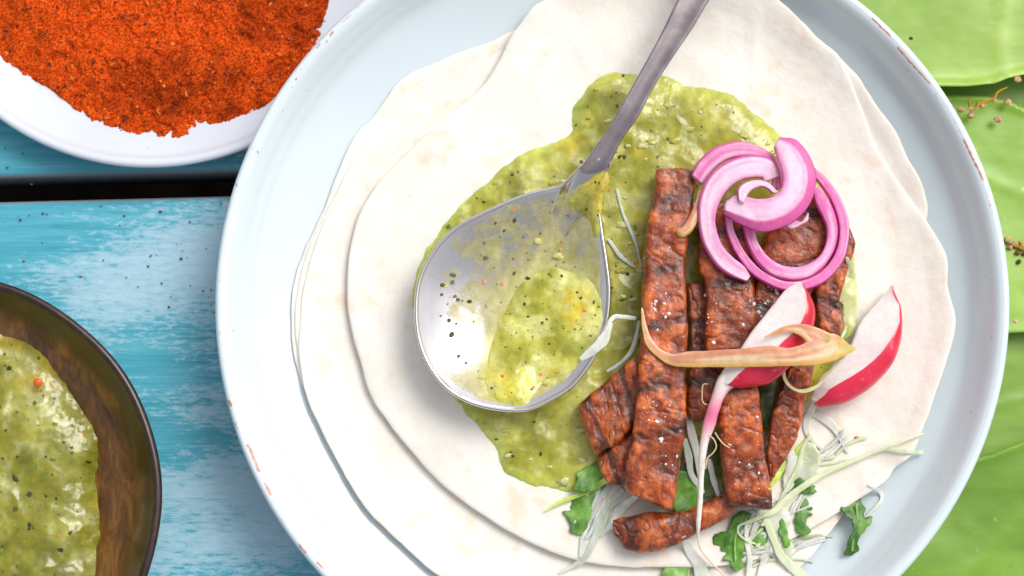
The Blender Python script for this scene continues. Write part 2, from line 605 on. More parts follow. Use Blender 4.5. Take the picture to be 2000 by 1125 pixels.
def grid_height(poly_px, z0, step, zfun, margin=0.0006, rag=0.0009):
    """height sheet over the inside of a pixel outline; zfun(xy, d) gives z. The border dips into what it lies on."""
    W = P(catmull(poly_px, max(120, 6 * len(poly_px)), True), z0)[:, :2]
    lo, hi = W.min(0) - 2 * step, W.max(0) + 2 * step
    nx, ny = int((hi[0] - lo[0]) / step) + 1, int((hi[1] - lo[1]) / step) + 1
    X, Y = np.meshgrid(lo[0] + np.arange(nx) * step, lo[1] + np.arange(ny) * step)
    xy = np.stack([X.ravel(), Y.ravel()], 1)
    d = sdf(xy, W)
    p3 = np.hstack([xy, np.zeros((len(xy), 1))])
    d = d + fbm(p3, 260, 3, 5) * rag
    keep = d > -margin
    z = np.zeros(len(xy))
    z[keep] = zfun(xy[keep], d[keep])
    V = np.hstack([xy, z[:, None]])
    i, j = np.meshgrid(np.arange(ny - 1), np.arange(nx - 1), indexing='ij')
    F = np.stack([i * nx + j, i * nx + j + 1, (i + 1) * nx + j + 1, (i + 1) * nx + j], -1).reshape(-1, 4)
    F = F[keep[F].all(1)]
    return V, F, d


def sheet(poly_px, z0, zfun, thick, space, smooth_n=None):
    """thin solid leaf from a pixel outline: triangulated top, bottom and edge"""
    pp = np.asarray(poly_px, float)
    if smooth_n:
        pp = catmull(pp, smooth_n, True)
    W = P(pp, z0)[:, :2]
    B = []
    for i in range(len(W)):
        a, b = W[i], W[(i + 1) % len(W)]
        k = max(1, int(np.linalg.norm(b - a) / space))
        B += [a + (b - a) * t / k for t in range(k)]
    B = np.array(B)
    lo, hi = B.min(0), B.max(0)
    gx, gy = np.meshgrid(np.arange(lo[0], hi[0], space), np.arange(lo[1], hi[1], space * 0.87))
    gx = gx + (np.arange(gx.shape[0]) % 2)[:, None] * space / 2
    G = np.stack([gx.ravel(), gy.ravel()], 1)
    G = G[sdf(G, B) > space * 0.45]
    allp = np.vstack([B, G])
    nb = len(B)
    res = delaunay_2d_cdt([Vector(x) for x in allp], [], [list(range(nb))], 1, 1e-9)
    xy = np.array([list(v) for v in res[0]])
    F = np.array([f for f in res[2] if len(f) == 3])
    d = sdf(xy, B)
    z = zfun(xy, d)
    T = np.hstack([xy, z[:, None]])
    N = normals(T, F)
    if N[:, 2].mean() < 0:
        F = F[:, ::-1]
    n = len(T)
    Bt = T.copy()
    Bt[:, 2] -= thick
    e = np.vstack([F[:, [0, 1]], F[:, [1, 2]], F[:, [2, 0]]])
    key = {}
    for a, b in e.tolist():
        key[(a, b)] = 1
    bd = np.array([(a, b) for (a, b) in key if (b, a) not in key])
    Q = np.stack([bd[:, 1], bd[:, 0], bd[:, 0] + n, bd[:, 1] + n], 1)
    return np.vstack([T, Bt]), [np.vstack([F, F[:, ::-1] + n]), Q], np.concatenate([d, d])


def blob(c, r, seed=0, nu=8, nv=6, sq=(1, 1, 1), rough=0.25):
    """small irregular lump"""
    th = np.linspace(0, np.pi, nv + 1)
    ph = np.linspace(0, 2 * np.pi, nu, endpoint=False)
    T, Ph = np.meshgrid(th, ph, indexing='ij')
    V = np.stack([np.sin(T) * np.cos(Ph), np.sin(T) * np.sin(Ph), np.cos(T)], -1).reshape(-1, 3)
    V = V * (1 + rough * vnoise(V * 1.7 + seed * 3.1, seed))[:, None]
    V = V * np.array(sq) * r + np.array(c)
    i, j = np.meshgrid(np.arange(nv), np.arange(nu), indexing='ij')
    j2 = (j + 1) % nu
    F = np.stack([i * nu + j, (i + 1) * nu + j, (i + 1) * nu + j2, i * nu + j2], -1).reshape(-1, 4)
    return V, F


def join(parts):
    V, F4, F3, Cc, n = [], [], [], [], 0
    for v, f, c in parts:
        for q in (f if isinstance(f, list) else [f]):
            (F4 if q.shape[1] == 4 else F3).append(q + n)
        V.append(v)
        Cc.append(np.broadcast_to(np.asarray(c, float), (len(v), 3)))
        n += len(v)
    Fs = [np.vstack(x) for x in (F4, F3) if x]
    return np.vstack(V), Fs, np.vstack(Cc)


def flake(c, r, nrm=None, tilt=0.35, el=1.0):
    """flat irregular chip of herb, a few faces with thickness"""
    k = 6
    a = np.linspace(0, 2 * np.pi, k, endpoint=False) + random.random()
    rr = r * (0.65 + 0.6 * RNG.random(k))
    x, y = rr * np.cos(a) * el, rr * np.sin(a) / el
    ro = random.random() * 6.28
    x, y = x * math.cos(ro) - y * math.sin(ro), x * math.sin(ro) + y * math.cos(ro)
    tx, ty = random.uniform(-tilt, tilt), random.uniform(-tilt, tilt)
    if nrm is not None:
        tx -= nrm[0] / max(nrm[2], 0.3)
        ty -= nrm[1] / max(nrm[2], 0.3)
    z = tx * x + ty * y
    T = np.stack([x, y, z], 1) + c
    Bo = T - np.array([0, 0, r * 0.35])
    V = np.vstack([T, Bo, [np.asarray(c, float) + [0, 0, r * 0.12]]])
    j = np.arange(k)
    jn = (j + 1) % k
    return V, [np.stack([np.full(k, 2 * k), j, jn], 1), np.stack([jn, j, j + k, jn + k], 1)]


# ------------------------------------------------------------------ ground and table
gv = np.array([[-6, -6, -0.74], [6, -6, -0.74], [6, 6, -0.74], [-6, 6, -0.74]], float)
tag(mesh('ground', gv, np.array([[0, 1, 2, 3]]), M['soil']), None, kind='structure')

ga, gb = P([[0, 347]], TZ)[0], P([[450, 335]], TZ)[0]
dirx = (gb - ga) / np.linalg.norm(gb - ga)
diry = np.array([-dirx[1], dirx[0], 0])
gap_w = abs((P([[225, 387]], TZ)[0] - ga) @ diry)
table = thing('table', (0, 0, -0.74), 'turquoise painted plank table with worn streaky paint and a dark gap between boards', 'table')
PW = 0.150


def plank(y_hi, width):
    """one board along the table; y measured from the gap's upper edge"""
    L0, L1 = -0.75, 0.75
    nx = 60
    r = 0.0025
    sec = []                                   # rounded section, going round
    for (cy, cz, a0) in ((-r, -r, 0), (-width + r, -r, 90), (-width + r, -0.024 + r, 180), (-r, -0.024 + r, 270)):
        for k in range(5):
            a = math.radians(a0 + 90 * k / 4)
            sec.append((cy + r * math.cos(a), cz + r * math.sin(a)))
    dense = []
    for i in range(len(sec)):
        a, b = np.array(sec[i]), np.array(sec[(i + 1) % len(sec)])
        m = 10 if np.linalg.norm(b - a) > 0.05 else 1
        dense += [a + (b - a) * t / m for t in range(m)]
    sec = np.array(dense)
    x = np.linspace(L0, L1, nx)
    k = len(sec)
    V = np.zeros((nx, k, 3))
    V += x[:, None, None] * dirx
    V += (y_hi + sec[None, :, :1]) * diry
    V[..., 2] = sec[None, :, 1]
    V += np.array([*ga[:2], TZ])
    V = V.reshape(-1, 3)
    V[:, 2] += fbm(V, 30, 2, 3) * 0.0003 - 0.0003
    i, j = np.meshgrid(np.arange(nx - 1), np.arange(k), indexing='ij')
    j2 = (j + 1) % k
    F = np.stack([i * k + j, i * k + j2, (i + 1) * k + j2, (i + 1) * k + j], -1).reshape(-1, 4)
    N = normals(V, F)
    edge = np.tile(np.where(sec[:, 1] < -0.0006, 1.0, 0.0), nx)
    under = np.tile(np.where(sec[:, 1] < -0.003, 1.0, 0.0), nx)
    caps = [np.arange(k)[None], (np.arange(k) + (nx - 1) * k)[None, ::-1]]
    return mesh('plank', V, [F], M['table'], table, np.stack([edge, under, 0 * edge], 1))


for k, (yh, wd) in enumerate(((PW + 0.007, PW - 0.0), (PW * 2 + 0.014, PW), (-gap_w, PW), (-gap_w - PW - 0.007, PW))):
    if k == 0:
        plank(PW, PW)
    elif k == 1:
        plank(2 * PW + gap_w, PW)
    else:
        plank(yh, wd)

# ------------------------------------------------------------------ plate
PR = 0.135
PROF = [(0.0, 0.006), (0.088, 0.006), (0.096, 0.0068), (0.110, 0.0108), (0.121, 0.0158), (0.1255, 0.0202), (0.1285, 0.0248), (0.1300, 0.0271), (0.1314, 0.0286), (0.1327, 0.0292)]


def plate_z(r):
    return np.interp(r, [p[0] for p in PROF], [p[1] for p in PROF])


inner = catmull(np.array(PROF[1:]), 60)
prof = [(0.0005, 0.006), (0.03, 0.006), (0.06, 0.006)] + [tuple(p) for p in inner]
rim = catmull(np.array([(0.1327, 0.0292), (0.1338, 0.0292), (0.1346, 0.0286), (0.1350, 0.0276), (0.1349, 0.0262), (0.1342, 0.0240)]), 26)
prof = prof[:3] + [tuple(p) for p in catmull(np.array(PROF[1:7]), 50)] + [tuple(p) for p in catmull(np.array(PROF[6:]), 34)][1:] + [tuple(p) for p in rim][1:]
prof += [(0.1328, 0.0215), (0.127, 0.0155), (0.118, 0.0108), (0.100, 0.0030), (0.088, -0.0015), (0.076, -0.0042), (0.073, -0.005), (0.069, -0.005), (0.066, -0.0042), (0.060, 0.0010), (0.0005, 0.0018)]
NPL = 1080
V, F = lathe(prof, NPL, (0, 0))
r = np.hypot(V[:, 0], V[:, 1])
an = np.arctan2(V[:, 1], V[:, 0])
V[:, :2] *= (1 + 0.003 * np.sin(2 * an + 0.6) + 0.002 * np.sin(3 * an + 1.0))[:, None] * 1.0
V[:, 2] += 0.0006 * np.sin(2 * an + 2.0) * sstep(0.09, 0.135, r)
chips = [  # strokes along the rim of the photo: start px, end px, half width (m), strength
    ((1703, 36), (1738, 70), .0007, .9), ((1752, 92), (1816, 165), .0007, .95), ((1826, 182), (1830, 196), .0006, .5), ((1840, 190), (1890, 290), .0006, .45),
    ((1880, 272), (1917, 348), .0008, .95), ((1917, 350), (1942, 430), .0006, .45), ((1958, 570), (1960, 600), .0006, .5),
    ((486, 870), (507, 920), .0010, 1.1), ((518, 944), (530, 966), .0009, 1.1), ((448, 784), (452, 792), .0010, 1.0), ((460, 824), (466, 840), .0008, .6),
    ((586, 1066), (596, 1078), .0008, .9), ((620, 1098), (632, 1110), .0008, .9), ((545, 1005), (575, 1050), .0006, .4),
    ((720, 0), (690, 22), .0006, .55), ((684, 32), (668, 46), .0007, .7), ((650, 64), (645, 72), .0007, .8), ((625, 88), (620, 94), .0008, .9), ((640, 80), (638, 84), .0006, .8),
    ((590, 138), (588, 140), .0006, .7), ((579, 154), (578, 157), .0007, .8), ((504, 296), (504, 300), .0008, .9),
    ((430, 540), (427, 620), .0006, .42), ((428, 640), (430, 656), .0006, .6), ((455, 380), (462, 350), .0007, .45), ((437, 700), (440, 730), .0006, .4),
    ((1800, 1080), (1830, 1040), .0005, .4), ((1910, 905), (1916, 893), .0005, .5)]
mask = np.zeros(len(V))
near = np.where((r > 0.118) & (V[:, 2] > 0.012))[0]
for a, b, hw, s in chips:
    A, B = P([a], 0.0285)[0, :2], P([b], 0.0285)[0, :2]
    ab = B - A
    tt = np.clip(((V[near, :2] - A) @ ab) / max(ab @ ab, 1e-12), 0, 1)
    dd = np.linalg.norm(V[near, :2] - A - tt[:, None] * ab, axis=1)
    mask[near] = np.maximum(mask[near], s * 0.95 * np.exp(-(dd / (hw * 0.62)) ** 2))
pinm = sstep(0.122, 0.130, r) * 0.8
o = mesh('plate', V, F, M['plate'], cols=np.stack([mask, pinm, 0 * mask], 1), origin=(0, 0, TZ), solid=True)
tag(o, 'large pale blue ceramic plate with chipped terracotta rim under the tortillas', 'plate')

# ------------------------------------------------------------------ tortillas
T_SP, T_TH = 0.0019, 0.0015


def smax(a, b, k):
    h = np.clip(0.5 + 0.5 * (a - b) / k, 0, 1)
    return b * (1 - h) + a * h + k * h * (1 - h)


def tort_top(xy, lev):
    """top surface of the tortilla number lev, counted from the plate"""
    xy = np.asarray(xy, float)
    r = np.hypot(xy[:, 0], xy[:, 1])
    p3 = np.hstack([xy, np.full((len(xy), 1), 0.01 * lev)])
    p0 = np.hstack([xy, np.zeros((len(xy), 1))])
    z = 0.0058 + T_TH + lev * T_SP + 0.0006 * fbm(p0, 22, 2, 40) + 0.00035 * fbm(p3, 45, 3, 60)
    return smax(z, plate_z(r) + T_TH + 0.0005 + lev * 0.0012, 0.002)


def tortilla(poly, lev, label, fold=None):
    zt = 0.0058 + T_TH + lev * T_SP + 0.001
    n = 420
    W = P(catmull(poly, n, True), zt)[:, :2]
    C = np.array(W.mean(0))
    edge_wob = 1 + 0.004 * fbm(np.hstack([W, np.zeros((n, 1))]), 130, 3, 70 + lev)
    W = C + (W - C) * edge_wob[:, None]
    nr = 110
    s = np.concatenate([np.linspace(0.01, 0.97, nr), [0.985, 0.993, 0.998, 1.0]])
    drop = np.interp(s, [0, 0.97, 0.985, 0.993, 0.998, 1.0], [0, 0, 0.08, 0.2, 0.38, 0.55])
    xy = C + (W - C)[None] * s[:, None, None]
    k = len(s)
    flat = xy.reshape(-1, 2)
    z = tort_top(flat, lev)
    p3 = np.hstack([flat, np.full((len(flat), 1), lev * 0.05)])
    z = z + 0.00018 * fbm(p3, 260, 3, 90)
    if fold is not None:
        z = z + fold(flat)
    zt_ = z - np.repeat(drop, n) * T_TH
    zb_ = z - T_TH + np.repeat(drop, n) * T_TH * 0.6
    Vt = np.hstack([flat, zt_[:, None]])
    Vb = np.hstack([flat, zb_[:, None]])
    i, j = np.meshgrid(np.arange(k - 1), np.arange(n), indexing='ij')
    j2 = (j + 1) % n
    Ft = np.stack([i * n + j, (i + 1) * n + j, (i + 1) * n + j2, i * n + j2], -1).reshape(-1, 4)
    N = k * n
    Fb = Ft[:, ::-1] + N
    jj = np.arange(n)
    jn = (jj + 1) % n
    e = (k - 1) * n
    Fe = np.stack([e + jj, N + e + jj, N + e + jn, e + jn], 1)
    V = np.vstack([Vt, Vb, [[*C, zt_[:n].mean()], [*C, zb_[:n].mean()]]])
    F3 = np.vstack([np.stack([np.full(n, 2 * N), jj, jn], 1), np.stack([np.full(n, 2 * N + 1), N + jn, N + jj], 1)])
    Fs = [np.vstack([Ft, Fb, Fe]), F3]
    if normals(Vt, Ft)[:, 2].mean() < 0:
        Fs = [f[:, ::-1] for f in Fs]
    p = np.vstack([p3, p3, [[*C, 0], [*C, 0]]])
    fbm_t = fbm(p, 600, 3, 210 + lev)
    toast = sstep(0.42, 0.62, fbm(p, 120, 3, 200 + lev)) * 0.6
    for q in range(110):
        ar, rr_ = RNG.uniform(0, 2 * np.pi), 0.104 * np.sqrt(RNG.random())
        cx_, cy_, sr = C[0] + rr_ * np.cos(ar), C[1] + rr_ * np.sin(ar), RNG.uniform(0.0007, 0.0024)
        toast = np.maximum(toast, RNG.uniform(0.25, 0.9) * np.exp(-(((p[:, 0] - cx_) ** 2 + ((p[:, 1] - cy_) * RNG.uniform(0.7, 1.4)) ** 2) / sr ** 2) ** 1.3) * (0.7 + 0.6 * fbm_t))
    # worn toasted freckles
    c = lerp(np.ones((len(p), 3)), np.array([0.95, 0.78, 0.58]), np.clip(toast, 0, 1) * 0.75)
    o = mesh('tortilla', V, Fs, M['tortilla'], cols=c, solid=True)
    tag(o, label, 'tortilla', 'flour tortillas stacked on the plate')
    return o


T5 = [(784, 161), (843, 129), (904, 103), (963, 82), (1050, 50), (1300, 40), (1600, 150), (1740, 400), (1750, 650), (1680, 850), (1500, 1020), (1250, 1110), (950, 1090), (740, 985), (640, 840), (592, 750), (574, 686), (571, 609), (577, 549), (593, 499), (621, 438), (637, 405), (659, 345), (692, 273), (731, 229)]
T4 = [(640, 412), (698, 306), (770, 240), (825, 207), (891, 163), (973, 102), (1100, 60), (1400, 80), (1650, 250), (1760, 500), (1740, 750), (1600, 960), (1400, 1080), (1100, 1120), (850, 1070), (690, 920), (612, 780), (580, 670), (579, 590), (598, 500)]
T3 = [(847, 245), (803, 267), (742, 328), (698, 358), (640, 424), (610, 500), (593, 560), (587, 620), (586, 700), (598, 772), (629, 840), (674, 927), (723, 1002), (765, 1044), (817, 1093), (861, 1125), (950, 1170), (1100, 1205), (1300, 1210), (1480, 1170), (1571, 1097), (1610, 1052), (1660, 980), (1720, 850), (1740, 700), (1700, 450), (1600, 250), (1400, 120), (1150, 110), (950, 190)]
T2 = [(1655, 140), (1690, 184), (1715, 219), (1745, 264), (1769, 314), (1794, 358), (1806, 398), (1806, 430), (1790, 560), (1760, 700), (1700, 850), (1500, 1030), (1200, 1060), (900, 930), (760, 700), (740, 500), (850, 290), (1050, 90), (1300, 15), (1550, 60)]
T1 = [(1065, 0), (1042, 13), (1016, 47), (998, 70), (983, 100), (963, 135), (940, 170), (905, 200), (847, 245), (797, 295), (747, 345), (714, 394), (692, 444), (680, 510), (677, 576), (684, 637), (700, 692), (717, 757), (740, 802), (778, 851), (823, 904), (884, 963), (950, 1011), (1010, 1047), (1097, 1086), (1190, 1104), (1295, 1108), (1420, 1104), (1500, 1085), (1548, 1052), (1628, 1007), (1720, 945), (1745, 915), (1776, 890), (1801, 831), (1822, 775), (1842, 711), (1857, 655), (1859, 615), (1846, 560), (1844, 508), (1824, 463), (1804, 428), (1769, 378), (1735, 328), (1707, 279), (1690, 234), (1660, 164), (1637, 118), (1593, 81), (1562, 50), (1512, 6), (1440, -30), (1300, -50), (1160, -40)]


def fold1(xy):
    """soft ridges where the top tortilla has been folded"""
    z = np.zeros(len(xy))
    for a, b, h, wd in (((1600, 800), (1770, 900), 0.0006, 0.003), ((1470, 10), (1478, 200), 0.0004, 0.0025), ((840, 520), (1000, 330), 0.0003, 0.004), ((1650, 840), (1700, 960), 0.0005, 0.003), ((1080, 40), (1190, 150), 0.0004, 0.004)):
        A, B = P([a], 0.015)[0, :2], P([b], 0.015)[0, :2]
        ab = B - A
        t = np.clip(((xy - A) @ ab) / (ab @ ab), 0, 1)
        d = np.linalg.norm(xy - A - t[:, None] * ab, axis=1)
        z += h * np.exp(-(d / wd) ** 2)
    return z


tortilla(T5, 0, 'lowest flour tortilla, its corner sticking out furthest at the upper left of the stack')
tortilla(T4, 1, 'flour tortilla just above the lowest, a thin crescent showing at the upper left')
tortilla(T3, 2, 'flour tortilla showing as a wide pale band along the lower left of the stack')
tortilla(T2, 3, 'flour tortilla peeking out as a narrow crescent at the upper right of the stack')
tortilla(T1, 4, 'topmost flour tortilla carrying salsa, spoon, steak and onion', fold1)
Z1 = 0.0058 + T_TH + 4 * T_SP


# ------------------------------------------------------------------ salsa
def salsa_cols(p, seed=0, bright=0.0):
    a = fbm(p, 90, 4, 300 + seed)
    b = fbm(p, 240, 4, 330 + seed)
    c = lerp(S(156, 154, 46), S(192, 190, 82), sstep(-0.35, 0.35, a + 0.3 * b + bright))
    c = lerp(c, S(212, 212, 150), sstep(0.15, 0.6, b + 0.25 * a) * 0.55)
    c = lerp(c, S(204, 180, 34), sstep(0.3, 0.5, fbm(p, 70, 3, 360 + seed)) * 0.75)
    c = lerp(c, S(116, 120, 34), sstep(0.2, 0.5, fbm(p, 70, 4, 390 + seed)) * 0.6)
    return c


def flecks_on(V, N, d, n, parent, zoff=0.0001, rmin=0.00025, rmax=0.0009, orange=0.04, dmin=0.001):
    ok = np.where((d > dmin))[0]
    idx = RNG.choice(ok, n)
    parts = []
    for i in idx:
        rr = rmin + (rmax - rmin) * random.random() ** 4.5
        q = random.random()
        if q < orange:
            c = S(224, 112, 60)
        elif q < orange + 0.4:
            c = S(56, 66, 22)
        elif q < 0.8:
            c = S(88, 104, 34)
        else:
            c = S(118, 136, 48)
        v, f = flake(V[i] + np.array([0, 0, zoff]), rr, N[i], 0.25, random.uniform(0.7, 1.4))
        parts.append((v, f, c))
    v, f, c = join(parts)
    o = mesh('herb_fleck', v, f, M['fleck'], parent, c, smooth=False)
    o['kind'] = 'stuff'
    return o


SPOON_PX = [(1091, 366), (1029, 381), (958, 410), (891, 446), (851, 486), (822, 539), (813, 597), (818, 659), (838, 712), (873, 757), (922, 786), (980, 799), (1029, 799), (1073, 781), (1118, 752), (1158, 699), (1182, 637), (1189, 570), (1183, 508), (1175, 455), (1170, 412), (1175, 372), (1184, 340), (1191, 320), (1163, 314), (1138, 324), (1118, 343), (1103, 357)]
SP_Z, SP_D = 0.0305, 0.0108
SPW = P(catmull(SPOON_PX, 300, True), SP_Z)[:, :2]
SPC = P([[1005, 600]], SP_Z)[0, :2]


def spoon_s(xy):
    a = np.arctan2(SPW[:, 1] - SPC[1], SPW[:, 0] - SPC[0])
    rr = np.linalg.norm(SPW - SPC, axis=1)
    o_ = np.argsort(a)
    q = np.asarray(xy) - SPC
    qa = np.arctan2(q[:, 1], q[:, 0])
    return np.linalg.norm(q, axis=1) / np.interp(qa, a[o_], rr[o_], period=2 * np.pi)


NECK = P([[1165, 318]], SP_Z)[0, :2]


def neck_lift(xy):
    return 0.0030 * np.exp(-(np.linalg.norm(np.asarray(xy) - NECK, axis=-1) / 0.010) ** 2)


def spoon_z(s, xy=None):
    dep = SP_D if xy is None else SP_D * (1 - 0.75 * np.exp(-(np.linalg.norm(np.asarray(xy) - NECK, axis=-1) / 0.013) ** 2))
    return SP_Z - dep * (1 - np.clip(s, 0, 1.0) ** 2.6) + (0 if xy is None else neck_lift(xy) * np.clip(s, 0, 1) ** 2)


SALSA_PX = [(1188, 141), (1245, 146), (1295, 148), (1334, 164), (1377, 171), (1437, 192), (1473, 224), (1510, 252), (1560, 300), (1630, 380), (1662, 480), (1668, 560), (1660, 625), (1600, 760), (1500, 840), (1350, 900), (1200, 935), (1118, 960), (1070, 954), (1034, 945), (992, 927), (978, 912), (968, 880), (945, 850), (905, 800), (868, 757), (838, 718), (815, 665), (805, 600), (809, 545), (828, 495), (860, 452), (903, 399), (934, 371), (965, 342), (994, 314), (1036, 294), (1087, 277), (1112, 262), (1114, 231), (1121, 206), (1139, 181), (1160, 160)]


def salsa_z(xy, d):
    p = np.hstack([xy, np.zeros((len(xy), 1))])
    base = tort_top(xy, 4)
    h = 0.0034 * (1 - np.exp(-np.maximum(d, 0) / 0.0042))
    wv = p + 0.006 * np.stack([fbm(p, 60, 2, 415), fbm(p, 60, 2, 416), 0 * d], 1)
    lump = 0.0010 * fbm(wv, 48, 2, 410) + 0.00035 * (1 - np.abs(fbm(wv * [1, 1.9, 1], 62, 2, 420)) * 3) + 0.0002 * fbm(p, 260, 3, 430)
    z = base + h + lump * sstep(0, 0.004, d) + np.minimum(d, 0) * 1.2 - 0.0001
    s = spoon_s(xy)
    z = np.where(s < 1.05, np.minimum(z, base + 0.0026 + 0.0004 * sstep(0.8, 1.05, s)), z)
    return z


V, F, d = grid_height(SALSA_PX, Z1, 0.00045, salsa_z)
N = normals(V, F)
p3 = np.hstack([V[:, :2], np.zeros((len(V), 1))])
cols = salsa_cols(p3)
cols = lerp(cols, S(196, 206, 96), sstep(0.004, 0.0005, d) * 0.55)
o = mesh('salsa', V, F, M['salsa'], cols=cols, solid=True)
tag(o, 'creamy green herb salsa smeared across the top tortilla under spoon and steak', 'salsa')
flecks_on(V, N, d, 620, o, rmin=0.00016, rmax=0.0009)
# pale chopped onion bits lying in the salsa
ok = np.where(d > 0.002)[0]
parts = []
for i in RNG.choice(ok, 130):
    v, f = blob(V[i] - [0, 0, 0.0001], random.uniform(0.0006, 0.0018), random.randint(0, 99), 10, 7, sq=(1.3, 0.8, 0.3), rough=0.7)
    parts.append((v, f, lerp(S(208, 208, 140), S(180, 172, 60), np.array(random.random()))))
v, f, c = join(parts)
q = mesh('onion_bit', v, f, M['salsa'], o, c)
q['kind'] = 'stuff'

# ------------------------------------------------------------------ spoon
spoon = thing('spoon', (*SPC, 0.019), 'silver metal serving spoon lying in the green salsa with its handle up', 'spoon')
n = len(SPW)
ss = np.concatenate([np.linspace(0.02, 0.9, 26), np.linspace(0.92, 0.985, 6)])
rows = []
for s in ss:
    q = SPC + (SPW - SPC) * s
    rows.append(np.hstack([q, spoon_z(np.full(n, s), q)[:, None]]))
th = 0.0013
for (s, z) in ((0.992, SP_Z + 0.00005), (1.004, SP_Z + 0.00012), (1.016, SP_Z - 0.00005), (1.022, SP_Z - 0.0004), (1.018, SP_Z - 0.0009)):
    rows.append(np.hstack([SPC + (SPW - SPC) * s, z + neck_lift(SPW)[:, None]]))
for s in ss[::-1]:
    q = SPC + (SPW - SPC) * s
    rows.append(np.hstack([SPC + (SPW - SPC) * (s * 1.01), spoon_z(np.full(n, s), q)[:, None] - th]))
k = len(rows)
V = np.vstack(rows)
i, j = np.meshgrid(np.arange(k - 1), np.arange(n), indexing='ij')
j2 = (j + 1) % n
F = np.stack([i * n + j, i * n + j2, (i + 1) * n + j2, (i + 1) * n + j], -1).reshape(-1, 4)
if normals(V, F)[:20 * n, 2].mean() < 0:
    F = F[:, ::-1]
ends = [np.arange(n)[None], (np.arange(n) + (k - 1) * n)[None]]
mesh('bowl', V, [F], M['steel'], spoon, solid=True)
hp = [((1138, 322), (1192, 319)), ((1171, 274), (1217, 270)), ((1199, 231), (1245, 231)), ((1235, 167), (1279, 168)), ((1267, 110), (1314, 113)), ((1295, 57), (1352, 57)), ((1322, 0), (1386, 0)), ((1358, -80), (1440, -80)), ((1400, -160), (1492, -160)), ((1436, -240), (1526, -228))]
hz = [0.0328, 0.0342, 0.0353, 0.0364, 0.0372, 0.0379, 0.0386, 0.0394, 0.0397, 0.0396]


def hand_top(a, b):
    return np.where(b > 0, b * (0.30 + 0.70 * np.abs(a) ** 2), b)       # slightly dished top


V, Fs, U, A, B = strip(hp, hz, 0.0032, nu=120, nv=56, power=3.0, cap=0.004, top=hand_top)
mesh('handle', V, Fs, M['handle'], spoon, solid=True)

# film of salsa left on the steel
SMEAR_PX = [(1108, 392), (1128, 372), (1148, 352), (1172, 338), (1188, 338), (1186, 360), (1176, 384), (1170, 420), (1172, 455), (1160, 462), (1150, 430), (1132, 412)]
HEAP_PX = [(948, 765), (945, 720), (960, 660), (985, 600), (1010, 560), (1040, 534), (1085, 520), (1135, 535), (1166, 565), (1177, 610), (1170, 655), (1135, 706), (1100, 735), (1060, 752), (1030, 790), (995, 790), (965, 780)]
FILM_PX = [(1085, 385), (1000, 405), (930, 440), (880, 480), (850, 540), (842, 610), (850, 680), (880, 740), (940, 780), (1020, 785), (1090, 755), (1140, 690), (1166, 620), (1172, 560), (1168, 500), (1158, 440), (1152, 400), (1166, 362), (1176, 345), (1140, 362), (1112, 380)]
V, F, d = grid_height(FILM_PX, SP_Z - 0.005, 0.0006, lambda xy, d: spoon_z(spoon_s(xy), xy) + np.clip(d, 0, 0.0008) * 0.35)
imgy = V[:, 1]
c0 = P([[1005, 500]], 0.024)[0]
amount = 0.55 - 0.22 * sstep(0.0, 0.028, -(V[:, 0] - P([[960, 600]], 0.022)[0, 0])) + 0.0 * imgy
amount = np.where(V[:, 1] > P([[0, 470]], 0.024)[0, 1], amount + 0.0, amount)
s_ = spoon_s(V[:, :2])
amount = amount - 0.02 + 0.5 * np.exp(-np.maximum(-sdf(V, P(catmull(HEAP_PX, 60, True), SP_Z - 0.006)), 0) / 0.004)
mesh('salsa_film', V, F, M['film'], spoon, np.stack([amount] * 3, 1))



def heap_z(xy, d):
    p = np.hstack([xy, np.zeros((len(xy), 1))])
    lump = 0.0012 * fbm(p, 90, 2, 510) + 0.0003 * fbm(p, 300, 3, 520)
    return spoon_z(spoon_s(xy)) + 0.0046 * (1 - np.exp(-np.maximum(d, 0) / 0.006)) + lump * sstep(0, 0.003, d) + np.minimum(d, 0) * 1.0


V, F, d = grid_height(HEAP_PX, SP_Z - 0.005, 0.0004, heap_z)
N = normals(V, F)
p3 = np.hstack([V[:, :2], np.full((len(V), 1), 0.3)])
cols = lerp(salsa_cols(p3, 50, 0.15), S(212, 210, 134), sstep(-0.2, 0.4, fbm(p3, 120, 3, 530)) * 0.7) * 1.1
o = mesh('salsa', V, F, M['salsa'], cols=cols, solid=True)
tag(o, 'dollop of pale green salsa sitting in the bowl of the silver spoon', 'salsa')
flecks_on(V, N, d, 150, o, rmin=0.00014, rmax=0.0007, orange=0.1)
def smear_z(xy, d):
    p = np.hstack([xy, np.zeros((len(xy), 1))])
    return spoon_z(spoon_s(xy), xy) + 0.0016 * (1 - np.exp(-np.maximum(d, 0) / 0.002)) + 0.0005 * fbm(p, 180, 3, 540) * sstep(0, 0.002, d) + np.minimum(d, 0)


V, F, d = grid_height(SMEAR_PX, SP_Z, 0.0004, smear_z)
N = normals(V, F)
p3 = np.hstack([V[:, :2], np.full((len(V), 1), 0.5)])
o = mesh('salsa', V, F, M['salsa'], cols=lerp(salsa_cols(p3, 60, 0.2), S(210, 200, 110), 0.35 * np.ones(len(V))))
tag(o, 'small streak of salsa clinging to the neck of the silver spoon', 'salsa')
flecks_on(V, N, d, 22, o, rmin=0.0002, rmax=0.0006, orange=0.2, dmin=0.0006)
